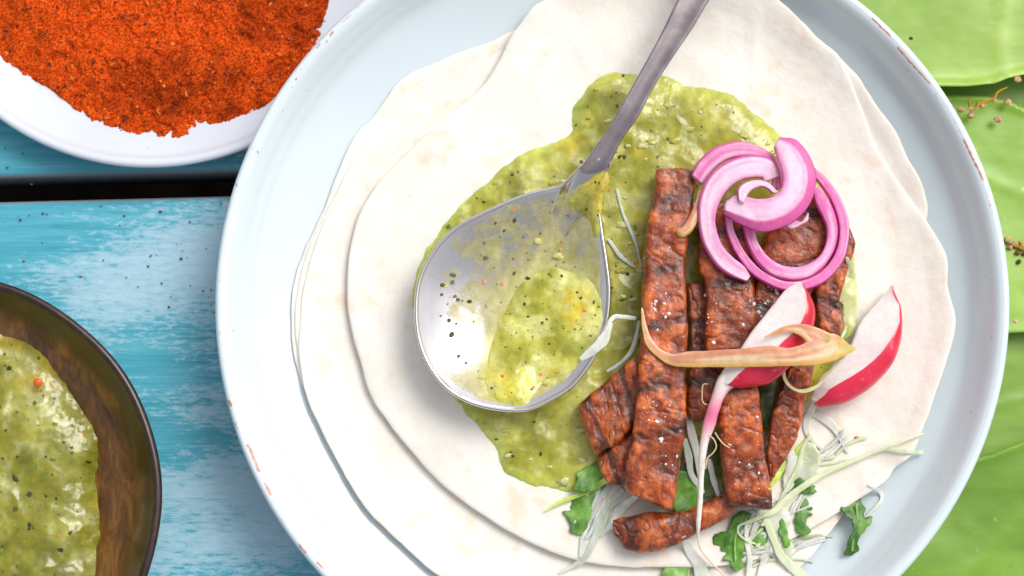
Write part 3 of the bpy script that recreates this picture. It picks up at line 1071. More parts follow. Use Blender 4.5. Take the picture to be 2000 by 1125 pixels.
# specks and smears on the film
ptsx = np.array(FILM_PX, float)
cand = np.stack([RNG.uniform(840, 1170, 900), RNG.uniform(370, 780, 900)], 1)
cand = cand[sdf(cand, ptsx) > 8][:170]
W = P(cand, SP_Z - 0.006)
W = W[sdf(W, P(HEAP_PX, SP_Z - 0.005)) < 0]
parts = []
for x in W[:64]:
    x = np.array([x[0], x[1], spoon_z(spoon_s(x[None, :2]))[0] + 0.0005])
    if random.random() < 0.1:
        v, f = blob(x, random.uniform(0.0005, 0.0018) , random.randint(0, 99), sq=(1.3, 0.9, 0.2), rough=0.6)
        parts.append((v, f, S(196, 190, 110)))
    else:
        v, f = flake(x, 0.00025 + 0.0008 * random.random() ** 3, None, 0.4)
        parts.append((v, f, S(70, 74, 30) if random.random() < 0.85 else S(216, 130, 96)))
v, f, c = join(parts)
o = mesh('herb_fleck', v, f, M['fleck'], spoon, c, smooth=False)
o['kind'] = 'stuff'


# ------------------------------------------------------------------ steak
def steak(pairs, z, th, label, chars=(), dark=0.0, seed=0, power=8, nu=150):
    pr = [(*a, *b) for a, b in pairs]
    V, Fs, U, A, B = strip(pr, z, th, nu=nu, nv=64, power=power, cap=0.0014, capn=6, capp=2.6)
    N = normals(V, Fs)
    k = fbm(V, 90, 3, 600 + seed)
    pit = fbm(V, 330, 4, 640 + seed)
    fib = fbm(np.stack([U * 120 + 1.2 * A + 2.0 * fbm(V, 60, 2, 661), U * 30 - A * 2.2 + seed, B], 1), 1.6, 4, 660 + seed)
    crease = np.exp(-(fbm(V + np.array([0.1 * seed, 0, 0]), 120, 3, 680 + seed) / 0.035) ** 2)
    V2 = V + N * (0.0010 * k + 0.0003 * pit - 0.0005 * crease)[:, None]
    c = lerp(S(136, 54, 20), S(202, 98, 40), sstep(-0.4, 0.4, fib * 0.15 + pit * 0.9))
    c = lerp(c, S(214, 122, 58), sstep(0.2, 0.5, pit + 0.3 * k) * 0.5)
    c = lerp(c, S(88, 34, 18), sstep(0.05, 0.4, -k + 0.3 * pit) * 0.7)
    c = lerp(c, S(78, 32, 18), crease * 0.6)
    ch = np.zeros(len(V))
    um = U.max()
    for f0, wd in chars:
        ch = np.maximum(ch, np.exp(-(((U / um - f0) + 0.012 * A + 0.03 * fbm(V, 130, 3, 700 + seed)) / wd) ** 2))
    ch = sstep(0.5, 1.05, ch * 1.0 + 0.9 * pit + 0.4 * k)
    c = lerp(c, S(44, 20, 18), ch * 0.85)
    V2 = V2 - N * (ch * 0.0002)[:, None]
    side = sstep(0.965, 0.995, np.abs(A)) * sstep(0.75, 0.4, np.abs(B))
    c = lerp(c, S(150, 98, 72), side * 0.45)
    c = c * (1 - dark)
    o = mesh('steak_strip', V2, Fs, M['steak'], cols=c, solid=True)
    tag(o, label, 'steak strip', 'grilled steak strips on the tortilla')
    return o


steak([((1342, 560), (1372, 560)), ((1343, 640), (1395, 640)), ((1342, 720), (1420, 720)), ((1340, 790), (1402, 790)), ((1344, 815), (1375, 815))], 0.0205, 0.010, 'dark steak strip sunk in the gap right of the longest strip', [(0.3, .06), (0.7, .06)], 0.25, 1)  # strip colour darkened as well, painting in the shade of the gap
steak([((1255, 690), (1272, 815)), ((1210, 722), (1235, 840)), ((1170, 756), (1200, 868)), ((1133, 790), (1167, 885))], [0.0235, 0.0235, 0.023, 0.0225], 0.0105, 'short steak piece slanting out left from under the longest strip', [(0.35, .07), (0.85, .08)], 0.06, 2)
steak([((1250, 838), (1250, 955)), ((1225, 850), (1228, 955)), ((1200, 868), (1216, 952)), ((1170, 894), (1192, 948))], [0.0205, 0.0205, 0.02, 0.0195], 0.009, 'small steak end below the slanting piece, beside the salsa', [(0.7, .1)], 0.08, 3)
steak([((1540, 385), (1612, 400)), ((1500, 450), (1622, 470)), ((1480, 520), (1602, 540)), ((1470, 580), (1562, 600)), ((1440, 645), (1522, 665)), ((1430, 700), (1490, 705))], 0.0235, 0.011, 'steak strip under the onion rings, crusted with salt beside the left radish', [(0.12, .05), (0.42, .05), (0.68, .06), (0.9, .06)], 0.05, 4)
steak([((1608, 400), (1655, 440)), ((1592, 440), (1668, 480)), ((1586, 510), (1655, 520)), ((1588, 570), (1638, 585)), ((1590, 610), (1646, 630)), ((1602, 655), (1636, 655))], 0.0225, 0.011, 'steak strip between the two radish wedges with its end below the onion', [(0.25, .05), (0.72, .09)], 0.1, 5)
steak([((1368, 400), (1448, 400)), ((1363, 455), (1470, 455)), ((1363, 520), (1470, 520)), ((1372, 560), (1472, 560)), ((1376, 620), (1476, 620)), ((1374, 670), (1472, 665)), ((1385, 715), (1462, 712))], [0.026, 0.026, 0.026, 0.026, 0.026, 0.0255, 0.025], 0.011, 'broad steak strip right of the longest one, its upper end under the onion', [(0.2, .04), (0.5, .07), (0.93, .07)], 0, 6)
steak([((1540, 690), (1594, 690)), ((1532, 735), (1584, 735)), ((1514, 780), (1570, 785)), ((1502, 825), (1562, 825)), ((1495, 862), (1548, 868)), ((1496, 905), (1530, 902)), ((1499, 930), (1512, 928))], [0.022, 0.022, 0.0215, 0.021, 0.0205, 0.02, 0.0195], 0.0095, 'tapering steak strip on the far right below the radishes', [(0.05, .1), (0.32, .03)], 0.05, 7)
steak([((1200, 1014), (1203, 1052)), ((1217, 1009), (1224, 1076)), ((1260, 1004), (1264, 1081)), ((1310, 999), (1320, 1066)), ((1360, 990), (1372, 1038)), ((1402, 970), (1416, 1014)), ((1432, 955), (1446, 988))], [0.0195, 0.0195, 0.0195, 0.0198, 0.02, 0.0205, 0.021], [0.005, 0.007, 0.008, 0.008, 0.007, 0.006, 0.005], 'small curved steak strip lying crosswise at the bottom of the heap', [(0.14, .08), (0.45, .05)], 0.08, 8, power=3)
steak([((1415, 690), (1478, 690)), ((1408, 740), (1478, 740)), ((1402, 795), (1482, 795)), ((1403, 840), (1487, 840)), ((1408, 890), (1493, 890)), ((1414, 940), (1500, 945)), ((1420, 982), (1505, 990))], [0.027, 0.027, 0.0268, 0.0262, 0.0255, 0.0248, 0.024], 0.0105, 'broad glossy steak strip hanging down below the left radish', [(0.25, .05), (0.98, .06)], 0, 9)
steak([((1279, 338), (1358, 338)), ((1275, 380), (1356, 380)), ((1266, 430), (1350, 430)), ((1260, 480), (1340, 480)), ((1256, 540), (1338, 540)), ((1253, 600), (1340, 600)), ((1251, 660), (1341, 660)), ((1248, 710), (1338, 710)), ((1244, 760), (1338, 760)), ((1236, 830), (1336, 830)), ((1226, 890), (1329, 890)), ((1218, 940), (1319, 958)), ((1222, 955), (1312, 992))],
      [0.0255, 0.026, 0.027, 0.0275, 0.028, 0.0282, 0.0282, 0.028, 0.028, 0.0278, 0.027, 0.026, 0.0255], 0.0115, 'longest grilled steak strip, standing beside the spoon with dark char bars', [(0.10, .035), (0.32, .022), (0.475, .022), (0.66, .025), (0.79, .025)], 0, 10, nu=260)
TREE = bvh()

# salt crystals on the meat, some of them white specks standing in for wet glints
parts = []
for _ in range(330):
    q = random.random()
    if q < 0.3:
        cl = random.choice([(1275, 500), (1300, 580), (1285, 610), (1270, 780), (1290, 840), (1305, 900)])
        px = (random.gauss(cl[0], 14), random.gauss(cl[1], 18))
    elif q < 0.75:
        px = (random.gauss(1508, 22), random.gauss(595, 26))
    elif q < 0.86:
        px = (random.uniform(1375, 1475), random.uniform(560, 690))
    else:
        px = (random.uniform(1405, 1495), random.uniform(790, 980))
    h = TREE.ray_cast(Vector(CAM), Vector(ray(px)))
    if h[0] is None or h[0].z < 0.0235:
        continue
    rr = 0.0001 + 0.0006 * random.random() ** 5
    v, f = blob(np.array(h[0]) + [0, 0, rr * 0.2], rr, random.randint(0, 999), 6, 4, (random.uniform(0.6, 1.4), 1, 0.5), 0.6)
    parts.append((v, f, g(0.9)))
v, f, c = join(parts)
tag(mesh('salt_and_glints', v, f, M['salt'], cols=c, smooth=False), 'scattered white salt crystals and made-up wet glint specks on the steak strips', 'salt', kind='stuff')


# ------------------------------------------------------------------ onion rings
def onion(pairs, z, th, label, skin_side, light=0.0, seed=0, nu=90, band=0.72):
    """pairs run outer edge -> inner edge; the purple skin is on the outer edge"""
    pr = [(1220 + a[0] / 2.96, 240 + a[1] / 2.96, 1220 + b[0] / 2.96, 240 + b[1] / 2.96) for a, b in pairs]
    V, Fs, U, A, B = strip(pr, z, th, nu=nu, nv=56, power=7.0, cap=0.0007, capn=5, top=lambda a, b: np.where(b > 0, b * (1 - 0.75 * np.clip((-a - band) / (1 - band), 0, 1)), b))
    N = normals(V, Fs)
    V = V + N * (0.00018 * fbm(V, 160, 3, 800 + seed))[:, None]
    lo = fbm(np.stack([U * 30, A * 1.2, B + seed], 1), 1.0, 3, 820 + seed)
    c = lerp(S(224, 116, 176), S(246, 206, 226), sstep(-0.5, 0.5, lo * 0.9 + light * 1.3))
    st = fbm(np.stack([U * 60, A * 2.6 + seed, B], 1), 1.0, 4, 840 + seed)
    c = lerp(c, S(214, 104, 172), sstep(0.0, 0.5, st) * 0.4)
    c = lerp(c, S(226, 118, 182), sstep(0.45, 0.95, A) * 0.55)
    c = lerp(c, S(240, 206, 226), sstep(0.15, 0.5, fbm(np.stack([U * 160, A * 1.5, B], 1), 1.0, 3, 850 + seed)) * 0.45)
    c = lerp(c, S(214, 64, 150), sstep(-band + 0.06, -band - 0.08, A) * 0.85)
    c = lerp(c, S(196, 30, 124), sstep(-0.93, -0.995, A))
    c = lerp(c, S(214, 90, 164), sstep(0.93, 0.99, A) * 0.6)
    o = None
    fs4 = Fs[0]
    sk = (A[fs4].mean(1) < -0.86)
    root = mesh('onion_ring', V, [fs4[~sk], Fs[1]], M['onion'], cols=c, solid=True)
    tag(root, label, 'onion ring', 'pickled red onion slices')
    mesh('skin', V, [fs4[sk]], M['onion'], root, c, solid=True)
    return root


onion([((575, 515), (612, 515)), ((588, 640), (632, 625)), ((640, 760), (684, 735)), ((720, 868), (755, 825)), ((820, 935), (842, 885)), ((930, 975), (940, 918)), ((1060, 965), (1050, 905)), ((1180, 905), (1145, 850)), ((1265, 790), (1212, 757)), ((1298, 660), (1238, 650)), ((1290, 540), (1228, 550)), ((1245, 430), (1192, 452)), ((1175, 330), (1140, 372)), ((1105, 262), (1090, 312))],
      [0.034, 0.0335, 0.033, 0.0325, 0.032, 0.0318, 0.0316, 0.0314, 0.0312, 0.031, 0.031, 0.0312, 0.0315, 0.032], 0.0036, 'large outer ring of pickled red onion encircling the steak at the right', 'out', -0.25, 1, 130)
onion([((680, 600), (748, 625)), ((702, 695), (776, 705)), ((755, 800), (826, 775)), ((840, 880), (900, 822)), ((950, 915), (980, 836)), ((1050, 905), (1050, 822)), ((1140, 848), (1120, 775)), ((1208, 753), (1158, 703)), ((1234, 650), (1166, 612)), ((1224, 550), (1142, 545)), ((1185, 452), (1105, 470)), ((1135, 375), (1085, 402))],
      [0.0345, 0.0342, 0.0338, 0.0332, 0.0328, 0.0325, 0.0322, 0.032, 0.032, 0.0322, 0.0325, 0.033], 0.0036, 'smaller onion ring nested inside the large outer ring', 'out', -0.3, 2, 120)
onion([((385, 295), (452, 350)), ((420, 228), (520, 262)), ((505, 150), (610, 208)), ((640, 108), (710, 196)), ((765, 132), (800, 215)), ((852, 182), (842, 290)), ((898, 262), (850, 350)), ((912, 360), (840, 400))], [0.033, 0.0335, 0.034, 0.0345, 0.0348, 0.035, 0.035, 0.035], 0.0032, 'pale onion arc at the upper left of the onion pile', 'out', 0.1, 3)
onion([((900, 300), (800, 335)), ((865, 222), (792, 318)), ((780, 186), (745, 318)), ((660, 196), (680, 330)), ((550, 246), (612, 372)), ((470, 330), (558, 442)), ((428, 450), (525, 540)), ((425, 580), (530, 622)), ((455, 710), (566, 716)), ((530, 830), (632, 785)), ((612, 888), (690, 832)), ((692, 918), (722, 880))],
      [0.0375, 0.0378, 0.038, 0.038, 0.0378, 0.0375, 0.037, 0.0362, 0.0352, 0.0342, 0.0335, 0.033], 0.0026, 'wide C shaped onion slice on the left of the onion pile', 'out', 0.25, 4, 120)
onion([((905, 82), (866, 152)), ((988, 98), (885, 210)), ((1062, 180), (905, 275)), ((1104, 295), (912, 345)), ((1090, 425), (890, 405)), ((1020, 535), (835, 435)), ((915, 602), (760, 440)), ((795, 630), (700, 428)), ((680, 592), (640, 420)), ((582, 535), (594, 450))],
      [0.0395, 0.0405, 0.0412, 0.0418, 0.042, 0.042, 0.0418, 0.0412, 0.0405, 0.0395], 0.0036, 'thick hook shaped onion slice curling on top of the onion pile', 'out', 0.45, 5, 120, 0.42)
onion([((655, 440), (690, 460)), ((650, 385), (715, 410)), ((690, 345), (745, 385)), ((760, 330), (790, 370)), ((830, 345), (828, 385)), ((880, 395), (850, 405))], 0.0425, 0.0028, 'short translucent onion curl in the centre of the hook shaped slice', 'in', 0.6, 6, 50)
onion([((985, 560), (930, 600)), ((1030, 570), (965, 615)), ((1055, 520), (1050, 575))], 0.037, 0.003, 'small onion scrap poking out below the hook shaped slice', 'out', 0.4, 7, 30)


# ------------------------------------------------------------------ pickled pepper and radishes
def coloured_strip(name, pairs, z, th, m, colf, nu=80, nv=40, power=2.6, cap=0.0012, parent=None, top=None, bump=0.0002, seed=0, capp=1.6):
    pr = [(*a, *b) for a, b in pairs]
    V, Fs, U, A, B = strip(pr, z, th, nu=nu, nv=nv, power=power, cap=cap, capn=6, top=top, capp=capp)
    N = normals(V, Fs)
    V = V + N * (bump * fbm(V, 220, 3, 900 + seed))[:, None]
    return mesh(name, V, Fs, m, parent, colf(V, U / U.max(), A, B), solid=True)


def pick_col(V, u, A, B):
    lo = fbm(np.stack([u * 4, A * 2.5, 0 * u], 1), 1.0, 4, 910)
    c = lerp(S(222, 150, 112), S(240, 204, 168), sstep(-0.4, 0.4, lo))
    c = lerp(c, S(216, 166, 62), sstep(0.3, 0.95, A) * 0.8)
    c = lerp(c, S(228, 140, 124), sstep(-0.2, -0.9, A) * 0.5)
    c = lerp(c, S(192, 172, 62), sstep(0.86, 0.97, u) * 0.8)
    return c


PT = 0.0012
pz = [0.034, 0.0343, 0.0346, 0.035, 0.0355, 0.0375, 0.0400, 0.0425, 0.0448, 0.046, 0.0465, 0.0455, 0.0432]
o = coloured_strip('pepper_strip', [((1252, 606), (1257, 608)), ((1254, 640), (1263, 636)), ((1262, 674), (1274, 664)), ((1281, 695), (1292, 683)), ((1306, 712), (1316, 692)), ((1340, 717), (1342, 687)), ((1400, 717), (1400, 684)), ((1450, 717), (1448, 681)), ((1500, 716), (1500, 675)), ((1545, 715), (1545, 679)), ((1590, 713), (1588, 664)), ((1632, 704), (1628, 652)), ((1666, 686), (1664, 676))][::1],
                   pz, 0.0007, M['pickle'], lambda V, u, A, B: pick_col(V, u, -A, B), nu=120, seed=1, power=6)
tag(o, 'orange pickled pepper strip looped across the long steak and over the left radish', 'pepper')
coloured_strip('pepper_edge', [((1498, 655), (1499, 658)), ((1515, 644), (1518, 654)), ((1538, 635), (1540, 648)), ((1570, 633), (1568, 660)), ((1600, 642), (1582, 682)), ((1622, 652), (1596, 690))], [0.0430, 0.0438, 0.0448, 0.0458, 0.0464, 0.0462], 0.0007, M['pickle'], pick_col, nu=40, parent=o, seed=2, power=6)
o = coloured_strip('pepper_strip', [((1365, 372), (1372, 395)), ((1352, 410), (1366, 425)), ((1336, 440), (1352, 452)), ((1322, 450), (1336, 464))], [0.0355, 0.0352, 0.0346, 0.034], 0.0022, M['pickle'], pick_col, nu=40, seed=3)
tag(o, 'stubby orange pepper strip poking out left from under the onion pile', 'pepper')


def radish(pairs, z, th, label, seed, nu=110):
    """stations (outer flesh edge, flesh/skin ridge, skin edge) in px"""
    pr = np.array([(*a, *c) for a, b, c in pairs], float)
    fr = np.array([np.dot(np.subtract(b, a), np.subtract(c, a)) / max(np.dot(np.subtract(c, a), np.subtract(c, a)), 1) for a, b, c in pairs])
    V, Fs, U, A, B = strip(pr, z, th, nu=nu, nv=72, power=2.3, cap=0.0012, capn=6)
    uu = U / U.max()
    ks = np.linspace(0, 1, len(fr))
    rid = np.interp(uu, ks, fr) * 2 - 1
    zmid = np.interp(uu, ks, np.broadcast_to(z, (len(fr),)))
    nv = 72
    m = (len(V) - 2) // nv
    top_i = np.arange(1, nv // 2)
    for r_ in range(m):                                        # one vertex column runs exactly along the ridge
        ix = r_ * nv + top_i
        rd = rid[r_ * nv]
        half = V[r_ * nv:(r_ + 1) * nv, 2].max() - zmid[r_ * nv]
        Rr, Ll = V[r_ * nv].copy(), V[r_ * nv + nv // 2].copy()
        tau = top_i / (nv / 2)
        an_ = np.where(tau <= 0.5, 1 - (1 - rd) * np.sin(np.minimum(tau / 0.5, 1) * np.pi / 2) ** 1.0, rd - (rd + 1) * (tau - 0.5) / 0.5)
        an_ = np.where(tau <= 0.5, rd + (1 - rd) * np.cos(np.minimum(tau / 0.5, 1) * np.pi / 2), an_)
        zz = np.where(an_ >= rd - 1e-9, 0.95 * np.sin(np.clip(tau / 0.5, 0, 1) * np.pi / 2), 0.05 + 0.9 * (an_ + 1) / max(rd + 1, 0.05))
        V[ix, :2] = Ll[:2] + (Rr[:2] - Ll[:2]) * ((an_ + 1) / 2)[:, None]
        V[ix, 2] = zmid[ix] + half * zz
        A[ix] = an_
    N = normals(V, Fs)
    V = V + N * (0.00015 * fbm(V, 150, 3, 950 + seed))[:, None]
    flesh = (A < rid - 1e-6)
    lo = fbm(V, 110, 3, 960 + seed)
    cf = lerp(S(245, 234, 231), S(250, 245, 242), sstep(-0.3, 0.3, lo))
    cf = lerp(cf, S(238, 176, 188), sstep(0.12, 0.0, np.abs(A - rid)) * 0.35)
    cs = lerp(S(206, 16, 52), S(228, 44, 80), sstep(-0.4, 0.4, lo))
    cs = lerp(cs, S(240, 140, 160), sstep(0.42, 0.6, fbm(V, 400, 3, 970 + seed)) * 0.5)
    f4 = Fs[0]
    fm = A[f4].mean(1) < rid[f4].mean(1) - 1e-4
    ctr = np.where((flesh)[:, None], cf, cs)
    root = mesh('radish_wedge', V, [f4[fm], Fs[1]], M['radish'], cols=cf, solid=True)
    tag(root, label, 'radish wedge', 'radish wedges on the taco')
    mesh('red_skin', V, [f4[~fm]], M['radish'], root, cs, solid=True)
    return root


rl = radish([((1549, 556), (1566, 557), (1571, 560)), ((1534, 566), (1571, 574), (1584, 582)), ((1514, 590), (1571, 600), (1592, 606)), ((1490, 620), (1560, 628), (1590, 634)), ((1465, 652), (1530, 662), (1578, 668)), ((1446, 682), (1505, 690), (1558, 696)), ((1428, 704), (1462, 716), (1536, 724)), ((1413, 722), (1440, 736), (1500, 750)), ((1400, 745), (1424, 752), (1456, 757))],
            [0.0365, 0.0368, 0.037, 0.037, 0.037, 0.037, 0.0368, 0.0362, 0.0355], [0.006, 0.010, 0.0125, 0.0135, 0.0135, 0.013, 0.0115, 0.009, 0.007], 'left radish wedge under the pepper strip with its long root hanging down', 1)


def root_col(V, u, A, B):
    c = lerp(S(244, 236, 226), S(238, 122, 160), np.exp(-((u - 0.22) / 0.09) ** 2))
    c = lerp(c, S(236, 196, 172), sstep(0.6, 0.95, u))
    return lerp(c, S(236, 130, 160), sstep(0.4, 0.95, A) * sstep(0.3, 0.1, u) * 0.7)


coloured_strip('taproot', [((1424, 712), (1452, 754)), ((1402, 738), (1432, 758)), ((1390, 772), (1416, 776)), ((1380, 802), (1404, 806)), ((1372, 832), (1396, 834)), ((1366, 868), (1383, 870)), ((1364, 920), (1376, 920)), ((1363, 970), (1373, 970)), ((1360, 1020), (1369, 1021)), ((1361, 1050), (1366, 1051)), ((1367, 1075), (1371, 1073)), ((1386, 1098), (1389, 1095)), ((1400, 1112), (1403, 1110)), ((1412, 1126), (1415, 1124))],
               [0.036, 0.0355, 0.0348, 0.034, 0.033, 0.032, 0.0305, 0.0285, 0.026, 0.022, 0.0185, 0.0168, 0.0164, 0.0162], [0.0045, 0.0042, 0.0038, 0.0034, 0.003, 0.0024, 0.0018, 0.0016, 0.0014, 0.001, 0.0007, 0.0006, 0.0006, 0.0005], M['radish'], root_col, nu=140, nv=20, power=2, parent=rl, seed=4)
for pts in ([(1384, 850), (1394, 858), (1399, 872), (1393, 884), (1381, 896), (1378, 915)], [(1397, 846), (1405, 858), (1414, 868), (1424, 874)], [(1380, 750), (1373, 752), (1371, 770), (1373, 786), (1380, 790)]):
    v, fs, U, A, B = ribbon(pts, 3.0, 0.0335, 0.0005, nu=40, nv=8, power=2, cap=0.0003)
    mesh('root_hair', v, fs, M['radish'], rl, np.tile(S(214, 180, 130), (len(v), 1)))

radish([((1738, 562), (1741, 561), (1744, 564)), ((1712, 592), (1752, 590), (1757, 596)), ((1680, 630), (1751, 618), (1760, 622)), ((1662, 672), (1730, 655), (1759, 664)), ((1640, 706), (1697, 694), (1742, 712)), ((1606, 734), (1652, 735), (1702, 756)), ((1592, 758), (1612, 764), (1652, 787)), ((1585, 776), (1594, 784), (1606, 796))],
       [0.020, 0.0215, 0.0225, 0.0232, 0.0235, 0.0235, 0.023, 0.0225], [0.004, 0.008, 0.011, 0.013, 0.0135, 0.0125, 0.0105, 0.007], 'right radish wedge lying on bare tortilla at the right edge', 2)
TREE = bvh()

# ------------------------------------------------------------------ cabbage shreds
PALE, LIME, GLASS, WHITE = (S(206, 222, 168), S(220, 230, 190)), (S(176, 206, 74), S(206, 222, 120)), (S(196, 206, 186), S(220, 226, 212)), (S(226, 230, 204), S(238, 238, 222))


def shred(pts, width, colr, label, lift=0.0005, thick=0.00045, seed=0, zs=None):
    p = catmull(np.array(pts, float), 26)
    if zs is None:
        z = np.array([hitz(TREE, q) for q in p]) + lift
        zz = z.copy()
        for _ in range(5):                                   # lie over the bumps, not in the gaps
            zz = np.maximum(z, np.convolve(np.pad(zz, 2, 'edge'), [0.1, 0.2, 0.4, 0.2, 0.1], 'valid'))
        for _ in range(3):
            zz = np.convolve(np.pad(zz, 1, 'edge'), [0.25, 0.5, 0.25], 'valid')
    else:
        zz = np.interp(np.linspace(0, 1, len(p)), np.linspace(0, 1, len(zs)), zs)
    wv = np.interp(np.linspace(0, 1, len(p)), np.linspace(0, 1, np.size(width)), np.atleast_1d(width))
    wv = 0.7 * wv * (1 + 0.06 * np.sin(np.arange(len(p)) * 0.5 + seed))
    V, Fs, U, A, B = ribbon(p, wv, zz, thick, nu=70, nv=20, power=5, cap=0.0008)
    V = V + normals(V, Fs) * (0.00025 * fbm(V, 180, 3, 1000 + seed))[:, None]
    c = lerp(colr[0], colr[1], sstep(-0.5, 0.5, A * 0.5 + fbm(V, 140, 2, 1010 + seed)))
    o = mesh('cabbage_shred', V, Fs, M['shred'], cols=c)
    tag(o, label, 'cabbage shred', 'shredded cabbage around the steak')
    return o


# ------------------------------------------------------------------ coriander leaves
def herb(poly, label, lift=0.0008, curl=0.0015, col=(S(64, 112, 32), S(112, 162, 62)), zs=None, seed=0, name='coriander_leaf', cat='coriander leaf', stem=None):
    pp = np.array(poly, float)
    pp = catmull(pp, int(max(40, sum(np.linalg.norm(np.diff(pp, axis=0), axis=1)) / 3)), True)
    tn = np.roll(pp, -1, 0) - np.roll(pp, 1, 0)
    tn = np.stack([tn[:, 1], -tn[:, 0]], 1) / np.maximum(np.linalg.norm(tn, axis=1, keepdims=True), 1e-9)
    kk = np.arange(len(pp))
    pp = pp + tn * (2.2 * np.abs(np.sin(kk * 0.55 + seed)) - 1.1 + RNG.normal(0, 0.35, len(pp)))[:, None]
    cpx = pp.mean(0)
    zc = zs if zs is not None else np.median([hitz(TREE, q) for q in np.vstack([pp, cpx])]) + lift

    def zf(xy, d):
        p = np.hstack([xy, np.full((len(xy), 1), seed * 0.1)])
        return zc + curl * fbm(p, 90, 2, 1100 + seed) + np.clip(d, 0, 0.003) * 0.04 + 0.0004 * fbm(p, 260, 2, 1105 + seed)
    V, Fs, d = sheet(pp, zc, zf, 0.0003, 0.0007)
    p = np.hstack([V[:, :2], np.full((len(V), 1), seed * 0.1)])
    c = lerp(col[0], col[1], sstep(-0.4, 0.4, fbm(p, 220, 3, 1120 + seed)))
    c = lerp(c, col[1] * 1.1, sstep(0.5, 0.62, 0.5 + 0.5 * np.sin(fbm(p, 160, 2, 1130 + seed) * 18)) * 0.25)
    o = mesh(name, V, Fs, M['shred' if 'cabbage' in name or 'lettuce' in name else 'herb'], cols=c)
    tag(o, label, cat, 'green leaves tucked around the steak')
    if stem:
        v, fs, U, A, B = ribbon(stem, 5, zc + 0.0006, 0.0007, nu=24, nv=8, power=2, cap=0.0003)
        mesh('stem', v, fs, M['herb'], o, np.tile(S(124, 170, 70), (len(v), 1)))
    return o


herb([(1140, 915), (1160, 905), (1180, 900), (1186, 940), (1160, 957), (1135, 962), (1118, 952), (1128, 940), (1126, 925)], 'dark coriander leaf beside the salsa edge, above a lime green shred', seed=1, lift=0.0015)
herb([(1190, 942), (1168, 975), (1155, 1003), (1140, 1041), (1116, 1041), (1112, 1020), (1100, 1000), (1116, 996), (1115, 988), (1122, 970), (1150, 960)], 'coriander leaf pointing down on bare tortilla left of the glassy shreds', seed=2)
herb([(1312, 920), (1350, 926), (1372, 950), (1366, 985), (1345, 1000), (1318, 996), (1310, 960)], 'shaded coriander leaf under the lower end of the longest steak strip', seed=3, zs=0.0205)
herb([(1448, 999), (1467, 1004), (1452, 1018), (1445, 1043), (1456, 1055), (1453, 1085), (1448, 1113), (1428, 1112), (1426, 1097), (1410, 1093), (1421, 1080), (1409, 1076), (1409, 1068), (1393, 1060), (1398, 1043), (1421, 1036), (1430, 1012)], 'large jagged coriander leaf below the hanging glossy steak strip', seed=4, lift=0.001, stem=[(1452, 1005), (1436, 1050), (1436, 1095)])
herb([(1465, 1028), (1487, 1024), (1500, 1043), (1496, 1056), (1489, 1070), (1477, 1063), (1474, 1066), (1462, 1053)], 'coriander leaf inside the loop of white shreds', seed=5)
herb([(1563, 913), (1572, 914), (1568, 934), (1580, 922), (1586, 924), (1583, 932), (1592, 931), (1572, 948), (1553, 960), (1539, 967), (1543, 950), (1552, 930)], 'feathery coriander leaf right of the lime green stem', seed=6, col=(S(62, 108, 36), S(100, 150, 58)))
herb([(1578, 946), (1591, 949), (1590, 955), (1594, 962), (1568, 965), (1570, 955)], 'tiny coriander leaf tip just under the longest pale shred', seed=7, col=(S(62, 108, 36), S(100, 150, 58)))
herb([(1558, 975), (1590, 977), (1580, 984), (1588, 994), (1577, 998), (1587, 1006), (1577, 1010), (1574, 1022), (1583, 1041), (1560, 1043), (1552, 1021), (1555, 1002)], 'bright lobed coriander leaf on the tortilla fold at the lower right', seed=8, col=(S(66, 118, 36), S(120, 168, 66)))
herb([(1526, 1012), (1534, 1026), (1538, 1040), (1543, 1065), (1531, 1068), (1527, 1050), (1520, 1043)], 'narrow coriander leaf between the crossing shreds at the lower right', seed=9)
herb([(1642, 995), (1655, 984), (1665, 974), (1686, 967), (1682, 977), (1691, 994), (1684, 1012), (1692, 1010), (1704, 1010), (1700, 1022), (1690, 1034), (1675, 1055), (1677, 1066), (1675, 1078), (1650, 1085), (1654, 1066), (1657, 1050), (1664, 1042), (1665, 1028), (1660, 1016)], 'lone curled coriander leaf on the blue plate beyond the tortilla edge', seed=10, curl=0.003, lift=0.0025, col=(S(42, 88, 26), S(108, 156, 60)), stem=[(1672, 985), (1674, 1015), (1668, 1040), (1664, 1075)])
herb([(1307, 1066), (1318, 1056), (1332, 1058), (1342, 1078), (1347, 1100), (1340, 1150), (1292, 1150), (1298, 1105)], 'broad bright green leaf at the bottom below the crosswise steak strip', seed=11, lift=0.0012, col=(S(92, 150, 48), S(136, 186, 84)), name='lettuce_leaf', cat='lettuce leaf')
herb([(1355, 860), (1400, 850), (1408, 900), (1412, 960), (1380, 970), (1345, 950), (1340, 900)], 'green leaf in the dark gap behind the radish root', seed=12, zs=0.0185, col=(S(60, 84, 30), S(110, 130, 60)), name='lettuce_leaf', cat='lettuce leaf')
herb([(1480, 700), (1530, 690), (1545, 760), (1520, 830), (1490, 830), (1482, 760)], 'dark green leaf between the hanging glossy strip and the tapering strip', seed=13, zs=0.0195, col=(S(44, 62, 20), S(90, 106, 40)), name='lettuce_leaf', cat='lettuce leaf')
herb([(1600, 540), (1640, 500), (1668, 510), (1672, 600), (1664, 650), (1640, 660), (1646, 600), (1620, 575)], 'pale yellow green lettuce piece right of the onion rings', seed=14, lift=0.002, curl=0.003, col=(S(170, 186, 80), S(214, 222, 150)), name='lettuce_leaf', cat='lettuce leaf')

